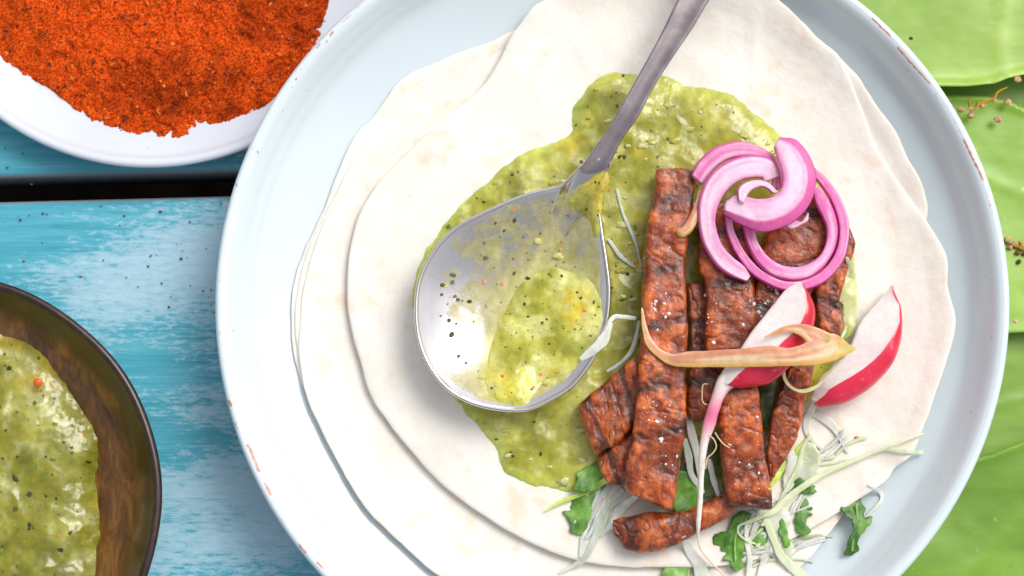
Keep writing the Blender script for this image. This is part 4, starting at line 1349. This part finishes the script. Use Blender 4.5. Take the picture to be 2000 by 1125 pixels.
CB = (S(204, 214, 160), S(232, 236, 206))
for k_, (poly, lab) in enumerate((
    ([(1500, 1000), (1530, 990), (1548, 1012), (1536, 1040), (1550, 1075), (1526, 1100), (1500, 1075), (1508, 1040)], 'crumpled pale cabbage piece under the tangle of shreds at the bottom right'),
    ([(1545, 870), (1580, 862), (1600, 890), (1590, 935), (1555, 965), (1530, 950), (1535, 905)], 'pale green cabbage piece behind the lime green stem'),
    ([(1345, 830), (1375, 822), (1392, 850), (1388, 920), (1362, 950), (1342, 925), (1336, 875)], 'pale cabbage piece filling the gap behind the radish root'))):
    herb(poly, lab, lift=0.0006, curl=0.002, col=CB, seed=40 + k_, name='cabbage_piece', cat='cabbage piece', zs=0.0195 if k_ == 3 else None)['group'] = 'cabbage pieces'
sh = 0
for pts, wd, colr, label, kw in (
    ([(1240, 622), (1216, 619), (1197, 621), (1176, 650)], [10, 12, 12, 10], GLASS, 'glassy shred bridging from the spoon edge to the longest steak strip', dict(zs=[0.0285, 0.0305, 0.0318, 0.030])),
    ([(1248, 630), (1243, 655), (1234, 684), (1215, 706), (1188, 724)], [8, 12, 12, 8], GLASS, 'glassy curved shred on the salsa just left of the longest steak strip', dict(zs=[0.026, 0.0245, 0.0235, 0.0215])),
    ([(1191, 634), (1178, 664), (1158, 684), (1136, 700)], [14, 30, 30, 14], WHITE, 'white cabbage flap folded over the lower right edge of the spoon', dict(zs=[0.0322, 0.0318, 0.0318, 0.0305])),
    ([(1345, 815), (1352, 850), (1362, 890), (1366, 930)], [18, 22, 20, 12], WHITE, 'white shred in the gap left of the radish root', dict(zs=[0.021, 0.021, 0.021, 0.02])),
    ([(1338, 860), (1345, 890), (1350, 925), (1372, 960)], [16, 20, 16, 12], GLASS, 'greyish shred beside the lower edge of the longest steak strip', dict(zs=[0.022, 0.022, 0.0215, 0.02])),
    ([(1385, 900), (1392, 930), (1402, 965)], [14, 18, 12], GLASS, 'pale shred right of the radish root, half hidden by steak', dict(zs=[0.021, 0.021, 0.02])),
    ([(1185, 937), (1154, 956), (1124, 969), (1094, 981), (1066, 997)], [16, 16, 14, 12, 5], LIME, 'lime green shred crossing the two coriander leaves at the left', dict(lift=0.0014)),
    ([(1189, 950), (1168, 982), (1150, 1018), (1140, 1048), (1134, 1085)], [16, 20, 18, 16, 10], GLASS, 'leftmost glassy shred fanning out below the small steak end', {}),
    ([(1216, 958), (1186, 996), (1172, 1022), (1160, 1056), (1140, 1092), (1095, 1118)], [18, 22, 22, 20, 18, 6], GLASS, 'longest glassy shred fanning out to the bottom left', {}),
    ([(1246, 966), (1216, 994), (1192, 1028), (1178, 1044)], [14, 22, 18, 6], WHITE, 'white shred just left of the crosswise steak strip', {}),
    ([(1336, 1050), (1350, 1078), (1366, 1105), (1375, 1150)], [18, 34, 38, 34], WHITE, 'wide white shred at the bottom beside the bright green leaf', {}),
    ([(1575, 860), (1556, 882), (1534, 905), (1516, 932), (1502, 955)], [14, 20, 20, 18, 10], LIME, 'thick lime green stem running along the tapering steak strip', dict(thick=0.002)),
    ([(1582, 850), (1567, 877), (1558, 911), (1543, 940), (1529, 968), (1509, 1002), (1490, 1024)], [6, 9, 10, 10, 10, 14, 8], PALE, 'thin pale shred parallel to the lime green stem', dict(lift=0.0014)),
    ([(1801, 848), (1756, 864), (1707, 883), (1658, 903), (1610, 925), (1577, 945), (1545, 968), (1512, 998), (1478, 1012), (1456, 1022)], [5, 9, 13, 14, 14, 15, 18, 22, 14, 8], PALE, 'longest pale shred reaching out over the right edge of the tortilla', dict(lift=0.0022)),
    ([(1800, 884), (1765, 881), (1732, 877), (1700, 888)], [12, 14, 10, 6], PALE, 'short forked shred at the right tip of the longest pale shred', dict(lift=0.0018)),
    ([(1508, 998), (1486, 1011), (1456, 1021), (1442, 1029), (1443, 1043), (1458, 1055), (1477, 1063), (1490, 1071)], [6, 7, 6, 5, 5, 6, 6, 4], PALE, 'thin looped shred around a coriander leaf at the bottom', dict(lift=0.0022)),
    ([(1457, 1020), (1458, 1058), (1464, 1094), (1460, 1140)], [9, 12, 14, 14], WHITE, 'straight white shred hanging from the loop to the bottom edge', dict(lift=0.0012)),
    ([(1502, 1020), (1504, 1056), (1492, 1094), (1480, 1140)], [12, 14, 16, 18], WHITE, 'white shred running down right of the loop', {}),
    ([(1496, 1016), (1511, 1053), (1526, 1085), (1553, 1112), (1590, 1142)], [16, 20, 24, 28, 20], PALE, 'wide pale shred curving to the bottom right corner of the tortilla', dict(lift=0.0014)),
    ([(1532, 712), (1532, 737), (1544, 755), (1565, 764), (1591, 757), (1609, 741), (1625, 722), (1640, 706)], [8, 9, 10, 10, 9, 8, 8, 6], (S(222, 214, 130), S(236, 230, 176)), 'thin yellow loop of cabbage under the right radish wedge', dict(zs=[0.0395, 0.036, 0.0335, 0.033, 0.0335, 0.0345, 0.036, 0.037])),
    ([(1570, 800), (1600, 812), (1632, 838), (1655, 880)], [20, 24, 22, 12], WHITE, 'white shred on the tortilla below the right radish wedge', {}),
    ([(1590, 790), (1576, 820), (1580, 850), (1610, 880)], [18, 20, 18, 8], WHITE, 'white shred beside the tapering steak strip', {}),
    ([(1560, 909), (1592, 908), (1625, 905), (1650, 898)], [5, 6, 6, 4], PALE, 'thin level shred above the longest pale shred', {}),
    ([(1700, 948), (1718, 960), (1722, 974), (1712, 990), (1692, 1008)], [10, 11, 10, 9, 5], WHITE, 'translucent shred drooping off the tortilla above the lone leaf', {}),
    ([(1655, 505), (1664, 545), (1660, 590), (1652, 640), (1640, 668)], [10, 14, 14, 10, 6], PALE, 'pale shred right of the steak between onion and right radish', dict(lift=0.0015)),
    ([(1205, 372), (1218, 420), (1240, 470), (1252, 520)], [6, 9, 9, 6], GLASS, 'thin glassy shred lying on the salsa right of the spoon neck', {}),
    ([(1190, 470), (1212, 500), (1238, 520)], [8, 12, 8], GLASS, 'short glassy shred on the salsa between spoon and steak', {}),
):
    sh += 1
    shred(pts, wd, colr, label, seed=sh, **kw)

parts = []
for k in range(46):
    if k >= 30:
        x0, y0, a_ = random.uniform(1450, 1560), random.uniform(980, 1100), random.uniform(-1.4, 0.1)
    elif k < 14:
        x0, y0, a_ = random.uniform(1440, 1560), random.uniform(1040, 1110), random.uniform(-1.2, -0.1)
    elif k < 18:
        x0, y0, a_ = random.uniform(1560, 1640), random.uniform(830, 910), random.uniform(-1.0, 0.6)
    else:
        x0, y0, a_ = random.uniform(1120, 1180), random.uniform(1010, 1060), random.uniform(-1.3, -0.8)
    ln_, bend = random.uniform(40, 90), random.uniform(-0.9, 0.9)
    pts = []
    for q in range(5):
        pts.append((x0, y0))
        x0 += math.cos(a_) * ln_ / 4; y0 += math.sin(a_) * ln_ / 4; a_ += bend / 4
    p = catmull(np.array(pts), 12)
    zz = np.minimum(np.array([hitz(TREE, q) for q in p]), 0.0185) + 0.0006
    V, Fs, U, A, B = ribbon(p, [2.5] + [random.uniform(4, 10)] * 10 + [2.5], zz, 0.0005, nu=24, nv=8, power=2, cap=0.0003)
    cl = random.choice((PALE, WHITE, WHITE, GLASS))
    parts.append((V, Fs, lerp(cl[0], cl[1], np.full(len(V), random.random()))))
V, Fs, c = join(parts)
tag(mesh('cabbage_threads', V, Fs, M['shred'], cols=c), 'loose fine white cabbage threads tangled on the tortilla below and right of the steak', 'cabbage threads', kind='stuff')

# small loose crumb of pepper on the tortilla
for px, r_, c_, lab in (((1172, 1046), 0.0007, S(224, 96, 30), 'tiny orange pepper crumb beside the glassy shreds'), ((1673, 855), 0.0006, S(226, 120, 70), 'tiny orange pepper crumb on bare tortilla at the right')):
    z = hitz(TREE, px)
    v, f = blob(P([px], z)[0] + [0, 0, 0.0002], r_, 3, sq=(1.4, 0.9, 0.6))
    tag(mesh('pepper_crumb', v, f, M['pickle'], cols=np.tile(c_, (len(v), 1))), lab, 'crumb')

# ------------------------------------------------------------------ white bowl of chili powder
WZ = 0.0095
wc = P([[300, -157]], WZ)[0]
WR = np.linalg.norm(P([[300, 327]], WZ)[0] - wc)
prof = [(0.0005, -0.001), (0.045, -0.0008), (0.060, 0.0004), (0.069, 0.0028), (WR - 0.0060, 0.0056), (WR - 0.0042, 0.0076), (WR - 0.0034, 0.0087)]
prof += [tuple(p) for p in catmull(np.array([(WR - 0.0030, 0.0092), (WR - 0.0020, WZ + 0.0001), (WR - 0.0009, WZ), (WR - 0.0001, 0.0086), (WR - 0.0003, 0.0072)]), 14)]
prof += [(WR - 0.004, 0.0035), (0.066, -0.0022), (0.05, -0.0046), (0.047, TZ), (0.044, TZ), (0.042, -0.004), (0.0005, -0.0036)]
V, F = lathe(prof, 360, wc)
o = mesh('bowl', V, F, M['white'], origin=(*wc[:2], TZ))
tag(o, 'small white ceramic bowl holding red chili powder, partly under the plate rim', 'bowl')
POW = [(-20, 108), (0, 125), (40, 150), (82, 166), (120, 195), (164, 231), (215, 258), (272, 271), (320, 275), (369, 269), (440, 245), (526, 202), (590, 130), (630, 70), (640, 20), (642, -100), (600, -300), (450, -470), (200, -540), (-30, -470), (-120, -250), (-110, -50), (-60, 60)]


def pow_z(xy, d):
    p = np.hstack([xy, np.zeros((len(xy), 1))])
    z = 0.0042 + 0.0045 * sstep(0, 0.03, d) + 0.0022 * fbm(p, 40, 3, 1200) + 0.0012 * fbm(p, 130, 3, 1210)
    z += 0.0006 * fbm(p, 600, 3, 1220) + 0.00035 * (RNG.random(len(xy)) - 0.5)
    cr = np.abs(fbm(p, 75, 3, 1230))
    z -= 0.0008 * np.exp(-(cr / 0.03) ** 2)
    return z + np.minimum(d - 0.0005, 0) * 4.0 - 0.0012 * np.exp(-np.maximum(d, 0) / 0.002)


V, F, d = grid_height(POW, 0.0055, 0.0004, pow_z, margin=0.0012, rag=0.0002)
p3 = np.hstack([V[:, :2], np.zeros((len(V), 1))])
big = fbm(p3, 26, 3, 1240)
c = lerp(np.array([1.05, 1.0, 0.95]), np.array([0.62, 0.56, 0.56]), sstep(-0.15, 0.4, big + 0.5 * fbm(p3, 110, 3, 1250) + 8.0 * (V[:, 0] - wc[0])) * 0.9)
gr = RNG.random(len(V))
c = lerp(c, c * 0.55, sstep(0.05, 0.4, fbm(p3, 300, 3, 1255)) * 0.7)
c = lerp(c, c * 0.3, (gr < 0.13) * 0.9)
c = lerp(c, c * np.array([1.2, 1.6, 1.8]), (gr > 0.93) * 0.8)
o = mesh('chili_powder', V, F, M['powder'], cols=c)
tag(o, 'heap of orange red chili powder with dark grains filling the white bowl', 'chili powder')
N = normals(V, F)
ok = np.where(d > 0.002)[0]
parts = []
for i in RNG.choice(ok, 700):
    v, f = flake(V[i] + [0, 0, 0.0002], random.uniform(0.0002, 0.0007), None, 0.5, random.uniform(0.8, 1.7))
    parts.append((v, f, S(84, 26, 10) if random.random() < 0.6 else S(214, 110, 40)))
v, f, cc = join(parts)
q = mesh('chili_flake', v, f, M['grain'], o, cc, smooth=False)
q['kind'] = 'stuff'

# ------------------------------------------------------------------ dark bowl of salsa
DZ = 0.031
dc = P([[-135, 980]], DZ)[0]
DR = np.linalg.norm(P([[314, 980]], DZ)[0] - dc)
ip = catmull(np.array([(0.0, 0.001), (0.03, 0.0012), (0.048, 0.005), (0.060, 0.0115), (0.068, 0.0185), (DR - 0.0045, 0.0265), (DR - 0.0028, 0.0302)]), 40)
prof = [(max(a, 0.0005), b) for a, b in ip] + [(DR - 0.0022, DZ - 0.0001), (DR - 0.0014, DZ + 0.0001), (DR - 0.0006, DZ - 0.0002), (DR, DZ - 0.0010), (DR - 0.0001, DZ - 0.003), (DR - 0.005, 0.017), (0.060, 0.004), (0.045, -0.0046), (0.042, TZ), (0.0005, -0.0046)]
V, F = lathe(prof, 420, dc)
r = np.linalg.norm(V[:, :2] - dc[:2], axis=1)
k_in = len(ip)
an = np.arctan2(V[:, 1] - dc[1], V[:, 0] - dc[0])
wdm = sstep(DR - 0.006, DR - 0.012, r + 0.0015 * fbm(V, 90, 3, 1300))
rimm = np.zeros(len(V))
rimm[k_in * 420 - 2 * 420:] = 1.0
V[:, :2] = dc[:2] + (V[:, :2] - dc[:2]) * (1 + 0.004 * np.sin(5 * an) * 0.6 + 0.0015 * np.sin(11 * an + 1))[:, None]
o = mesh('bowl', V, F, M['darkbowl'], cols=np.stack([wdm, rimm, 0 * wdm], 1), origin=(*dc[:2], TZ))
tag(o, 'dark brown glossy wooden bowl of green salsa on the turquoise boards', 'bowl')
BS = [(-80, 600), (0, 652), (40, 664), (70, 678), (92, 705), (113, 735), (145, 785), (172, 835), (184, 870), (184, 900), (176, 930), (182, 980), (186, 1031), (180, 1080), (178, 1130), (150, 1230), (60, 1330), (-80, 1370), (-250, 1330), (-400, 1200), (-440, 1000), (-400, 780), (-250, 640)]


def bs_z(xy, d):
    p = np.hstack([xy, np.zeros((len(xy), 1))])
    rr = np.linalg.norm(xy - dc[:2], axis=1)
    fl = np.interp(rr, [a for a, b in ip], [b for a, b in ip])
    wv = p + 0.008 * np.stack([fbm(p, 50, 2, 1315), fbm(p, 50, 2, 1316), 0 * d], 1)
    lump = 0.0024 * fbm(wv, 46, 2, 1310) + 0.0005 * (1 - np.abs(fbm(wv, 70, 2, 1320)) * 3) + 0.00025 * fbm(p, 300, 3, 1330)
    lev = 0.0145 + lump
    return fl + (smax(lev, fl + 0.0012, 0.006) + 0.4 * lump - fl) * (1 - np.exp(-np.maximum(d, 0) / 0.005)) + np.minimum(d, 0) - 0.0001


V, F, d = grid_height(BS, 0.0155, 0.00045, bs_z)
N = normals(V, F)
p3 = np.hstack([V[:, :2], np.full((len(V), 1), 0.7)])
cols = salsa_cols(p3, 77, -0.25) * 0.72
o = mesh('salsa', V, F, M['salsa'], cols=cols)
tag(o, 'lumpy green herb salsa filling the dark brown bowl', 'salsa')
flecks_on(V, N, d, 700, o, rmin=0.00016, rmax=0.0012, orange=0.015)
v, f = blob(P([[74, 747]], 0.0164)[0], 0.0015, 4, sq=(1.2, 1, 0.5))
mesh('pepper_bit', v, f, M['pickle'], o, np.tile(S(226, 96, 30), (len(v), 1)))


# ------------------------------------------------------------------ broad leaves at the right
def bigleaf(poly, z0, label, zf_extra, veins, tint=(1, 1, 1), edge_lip=0.0, seed=0):
    def zf(xy, d):
        p = np.hstack([xy, np.full((len(xy), 1), seed * 0.2)])
        return z0 + zf_extra(xy, d) + 0.0014 * fbm(p, 20, 2, 1400 + seed) + 0.0002 * fbm(p, 80, 3, 1420 + seed) + edge_lip * np.exp(-(np.maximum(d, 0) / 0.0022) ** 2)
    VW = [(P(catmull(np.array(pts, float), 40), z0)[:, :2], wd) for pts, wd in veins]

    def vein(xy):
        m = np.zeros(len(xy))
        for W, wd in VW:
            d2 = np.sqrt(((xy[:, None] - W[None]) ** 2).sum(2))
            k = d2.argmin(1)
            ww = np.interp(k, [0, 39], wd) * 0.00022 + 0.0005
            m = np.maximum(m, np.exp(-(d2.min(1) / ww) ** 2))
        return m
    V, Fs, d = sheet(poly, z0, lambda xy, d: zf(xy, d) + 0.00035 * vein(xy), 0.0008, 0.0013, None)
    p = np.hstack([V[:, :2], np.full((len(V), 1), seed * 0.2)])
    c = lerp(np.ones(3) * np.array(tint), np.array([0.82, 0.86, 0.74]) * tint, sstep(-0.3, 0.5, fbm(p, 30, 3, 1440 + seed)))
    c = lerp(c, np.array([1.3, 1.2, 1.6]) * tint, vein(V[:, :2]) * 0.35)
    c = lerp(c, np.array([1.35, 1.25, 1.9]) * tint, np.exp(-(d / 0.0009) ** 2) * 0.8)  # pale highlight painted along the leaf edge
    o = mesh('broad_leaf', V, Fs, M['leaf'], cols=c)
    return tag(o, label, 'leaf', 'broad green leaves under the plate')


slope = lambda ax, ay: (lambda xy, d: ax * (xy[:, 0] - 0.12) + ay * (xy[:, 1] - 0.03))
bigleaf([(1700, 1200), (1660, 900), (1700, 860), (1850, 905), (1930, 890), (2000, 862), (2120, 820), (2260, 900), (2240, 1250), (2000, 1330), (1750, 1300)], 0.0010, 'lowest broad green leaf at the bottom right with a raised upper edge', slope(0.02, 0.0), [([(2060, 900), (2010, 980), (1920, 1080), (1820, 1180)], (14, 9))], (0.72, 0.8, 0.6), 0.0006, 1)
bigleaf([(1780, 950), (1800, 600), (1790, 300), (1730, 130), (1900, 60), (2200, 80), (2280, 680), (2250, 880), (2150, 960), (1950, 950), (1800, 1010)], -0.0025, 'shaded broad leaf between the upper and the lowest leaf at the right', slope(0.0, 0.0), [([(2180, 760), (2040, 770), (1900, 800)], (8, 4))], (0.74, 0.8, 0.66), 0.0003, 2)  # darker tint paints the shade from the leaf above into this one
bigleaf([(1850, 560), (1830, 400), (1780, 250), (1810, 190), (1860, 186), (1930, 188), (1978, 200), (2010, 216), (2100, 270), (2240, 380), (2260, 560), (2140, 640), (2030, 648), (1950, 652), (1870, 670)], 0.0040, 'middle broad green leaf at the right carrying small brown buds', slope(0.01, -0.03), [([(2200, 420), (2080, 400), (1980, 370), (1900, 330)], (14, 8))], (0.98, 1.0, 0.95), 0.0008, 3)
bigleaf([(1600, -60), (1640, -160), (1850, -220), (2200, -160), (2260, 60), (2140, 130), (2040, 142), (1992, 150), (1965, 156), (1940, 166), (1880, 172), (1830, 172), (1770, 176), (1720, 100), (1650, 20)], 0.0085, 'uppermost broad green leaf at the top right with a pale rolled lower edge', slope(0.02, 0.02), [([(1962, 150), (1954, 80), (1966, 0), (1990, -120)], (14, 10))], (1.2, 1.1, 1.7), 0.0022, 4)  # pale bluish tint puts hazy sheen into the leaf colour

# buds and sprigs on the leaves
BUDC = (S(196, 140, 100), S(226, 178, 144))


def bud(px, z, r_, seed, parent=None, col=None):
    v, f = blob(P([px], z)[0] + [0, 0, r_ * 0.6], r_, seed, 10, 8, (1.1, 0.95, 0.8), 0.35)
    c = lerp(BUDC[0], BUDC[1], sstep(-0.3, 0.3, vnoise(v * 900, seed))) if col is None else np.tile(col, (len(v), 1))
    return mesh('bud', v, f, M['bud'], parent, c)


sp1 = thing('bud_sprig', P([[1930, 200]], 0.0085)[0], 'yellowish twig with small brown buds between the two upper leaves', 'sprig', 'dry bud sprigs on the leaves')
for pts, wd in (([(1966, 171), (1949, 180), (1941, 192), (1922, 199), (1904, 210), (1894, 212)], [3, 5, 5, 4, 4, 3]), ([(1892, 194), (1893, 204), (1895, 213)], [4, 4, 3]), ([(1908, 200), (1905, 210)], [4, 3])):
    v, fs, U, A, B = ribbon(pts, wd, np.linspace(0.0125, 0.0085, len(pts)), 0.0007, nu=40, nv=8, power=2, cap=0.0003)
    mesh('stem', v, fs, M['bud'], sp1, np.tile(S(206, 150, 30), (len(v), 1)))
for k, (px, r_) in enumerate((((1896, 213), .0009), ((1906, 210), .0008), ((1919, 207), .0011), ((1940, 196), .0009))):
    bud(px, 0.0085, r_, 20 + k, sp1)
sp2 = thing('bud_sprig', P([[1985, 488]], 0.004)[0], 'clump of brown buds and bits touching the right rim of the plate', 'sprig', 'dry bud sprigs on the leaves')
v, fs, U, A, B = ribbon([(1966, 472), (1984, 482), (2004, 486), (2030, 480)], [4, 5, 5, 3], 0.0055, 0.0008, nu=30, nv=8, power=2, cap=0.0003)
mesh('stem', v, fs, M['bud'], sp2, np.tile(S(150, 104, 30), (len(v), 1)))
for k, (px, r_, c_) in enumerate((((1967, 469), .0011, None), ((1972, 484), .0009, None), ((1981, 477), .001, None), ((1987, 494), .0009, S(120, 76, 24)), ((1989, 512), .0008, S(84, 52, 28)), ((1995, 484), .001, S(176, 128, 40)), ((2000, 496), .0008, S(96, 60, 26)), ((1993, 474), .0007, S(190, 140, 60)))):
    bud(px, 0.0048, r_, 40 + k, sp2, c_)
for k, (px, z, lab, c_) in enumerate((((1876, 215), .0055, 'single brown bud nearest the plate rim at the upper right', None), ((1895, 226), .0055, 'round brown bud just below the side twig', None), ((1948, 234), .0055, 'pinkish bud standing alone on the middle leaf', None), ((1967, 200), .0055, 'bud at the upper edge of the middle leaf', None), ((1987, 156), .0125, 'bud stuck on the rolled edge of the uppermost leaf', None), ((1981, 629), .004, 'bud beside the plate rim low on the middle leaf', None), ((1778, 76), .009, 'dark seed on the uppermost leaf beside the chipped rim', S(70, 44, 24)))):
    o = bud(px, z, 0.0012 if c_ is None else 0.0009, 60 + k, None, c_)
    tag(o, lab, 'bud', 'loose buds on the leaves')

# spilled grains of spice on the boards and bowls
parts = []
listed = [(57, 421), (84, 417), (197, 403), (316, 413), (371, 434), (234, 440), (243, 422), (313, 413), (295, 499), (306, 498), (354, 505), (366, 503), (403, 486), (316, 553), (334, 580), (330, 600), (396, 568), (412, 566), (47, 510), (202, 508), (92, 418), (40, 430), (62, 360), (14, 328), (44, 300), (432, 398), (290, 520), (247, 542), (158, 540), (10, 290), (340, 640), (270, 560), (414, 441)]
for px in listed + [(random.uniform(0, 440), random.uniform(400, 600)) for _ in range(14)]:
    big_ = px in listed
    x = P([px], TZ)[0] + [0, 0, 0.0002]
    v, f = blob(x, random.uniform(0.00025, 0.0005) if big_ else random.uniform(0.00012, 0.0003), random.randint(0, 999), 6, 4, (1.1, 0.9, 0.7), 0.4)
    parts.append((v, f, S(96, 66, 56) if random.random() < 0.75 else S(150, 90, 60)))
v, f, c = join(parts)
tag(mesh('spice_grains', v, f, M['grain'], cols=c), 'brown spice grains spilled over the turquoise boards', 'spice grains', kind='stuff')
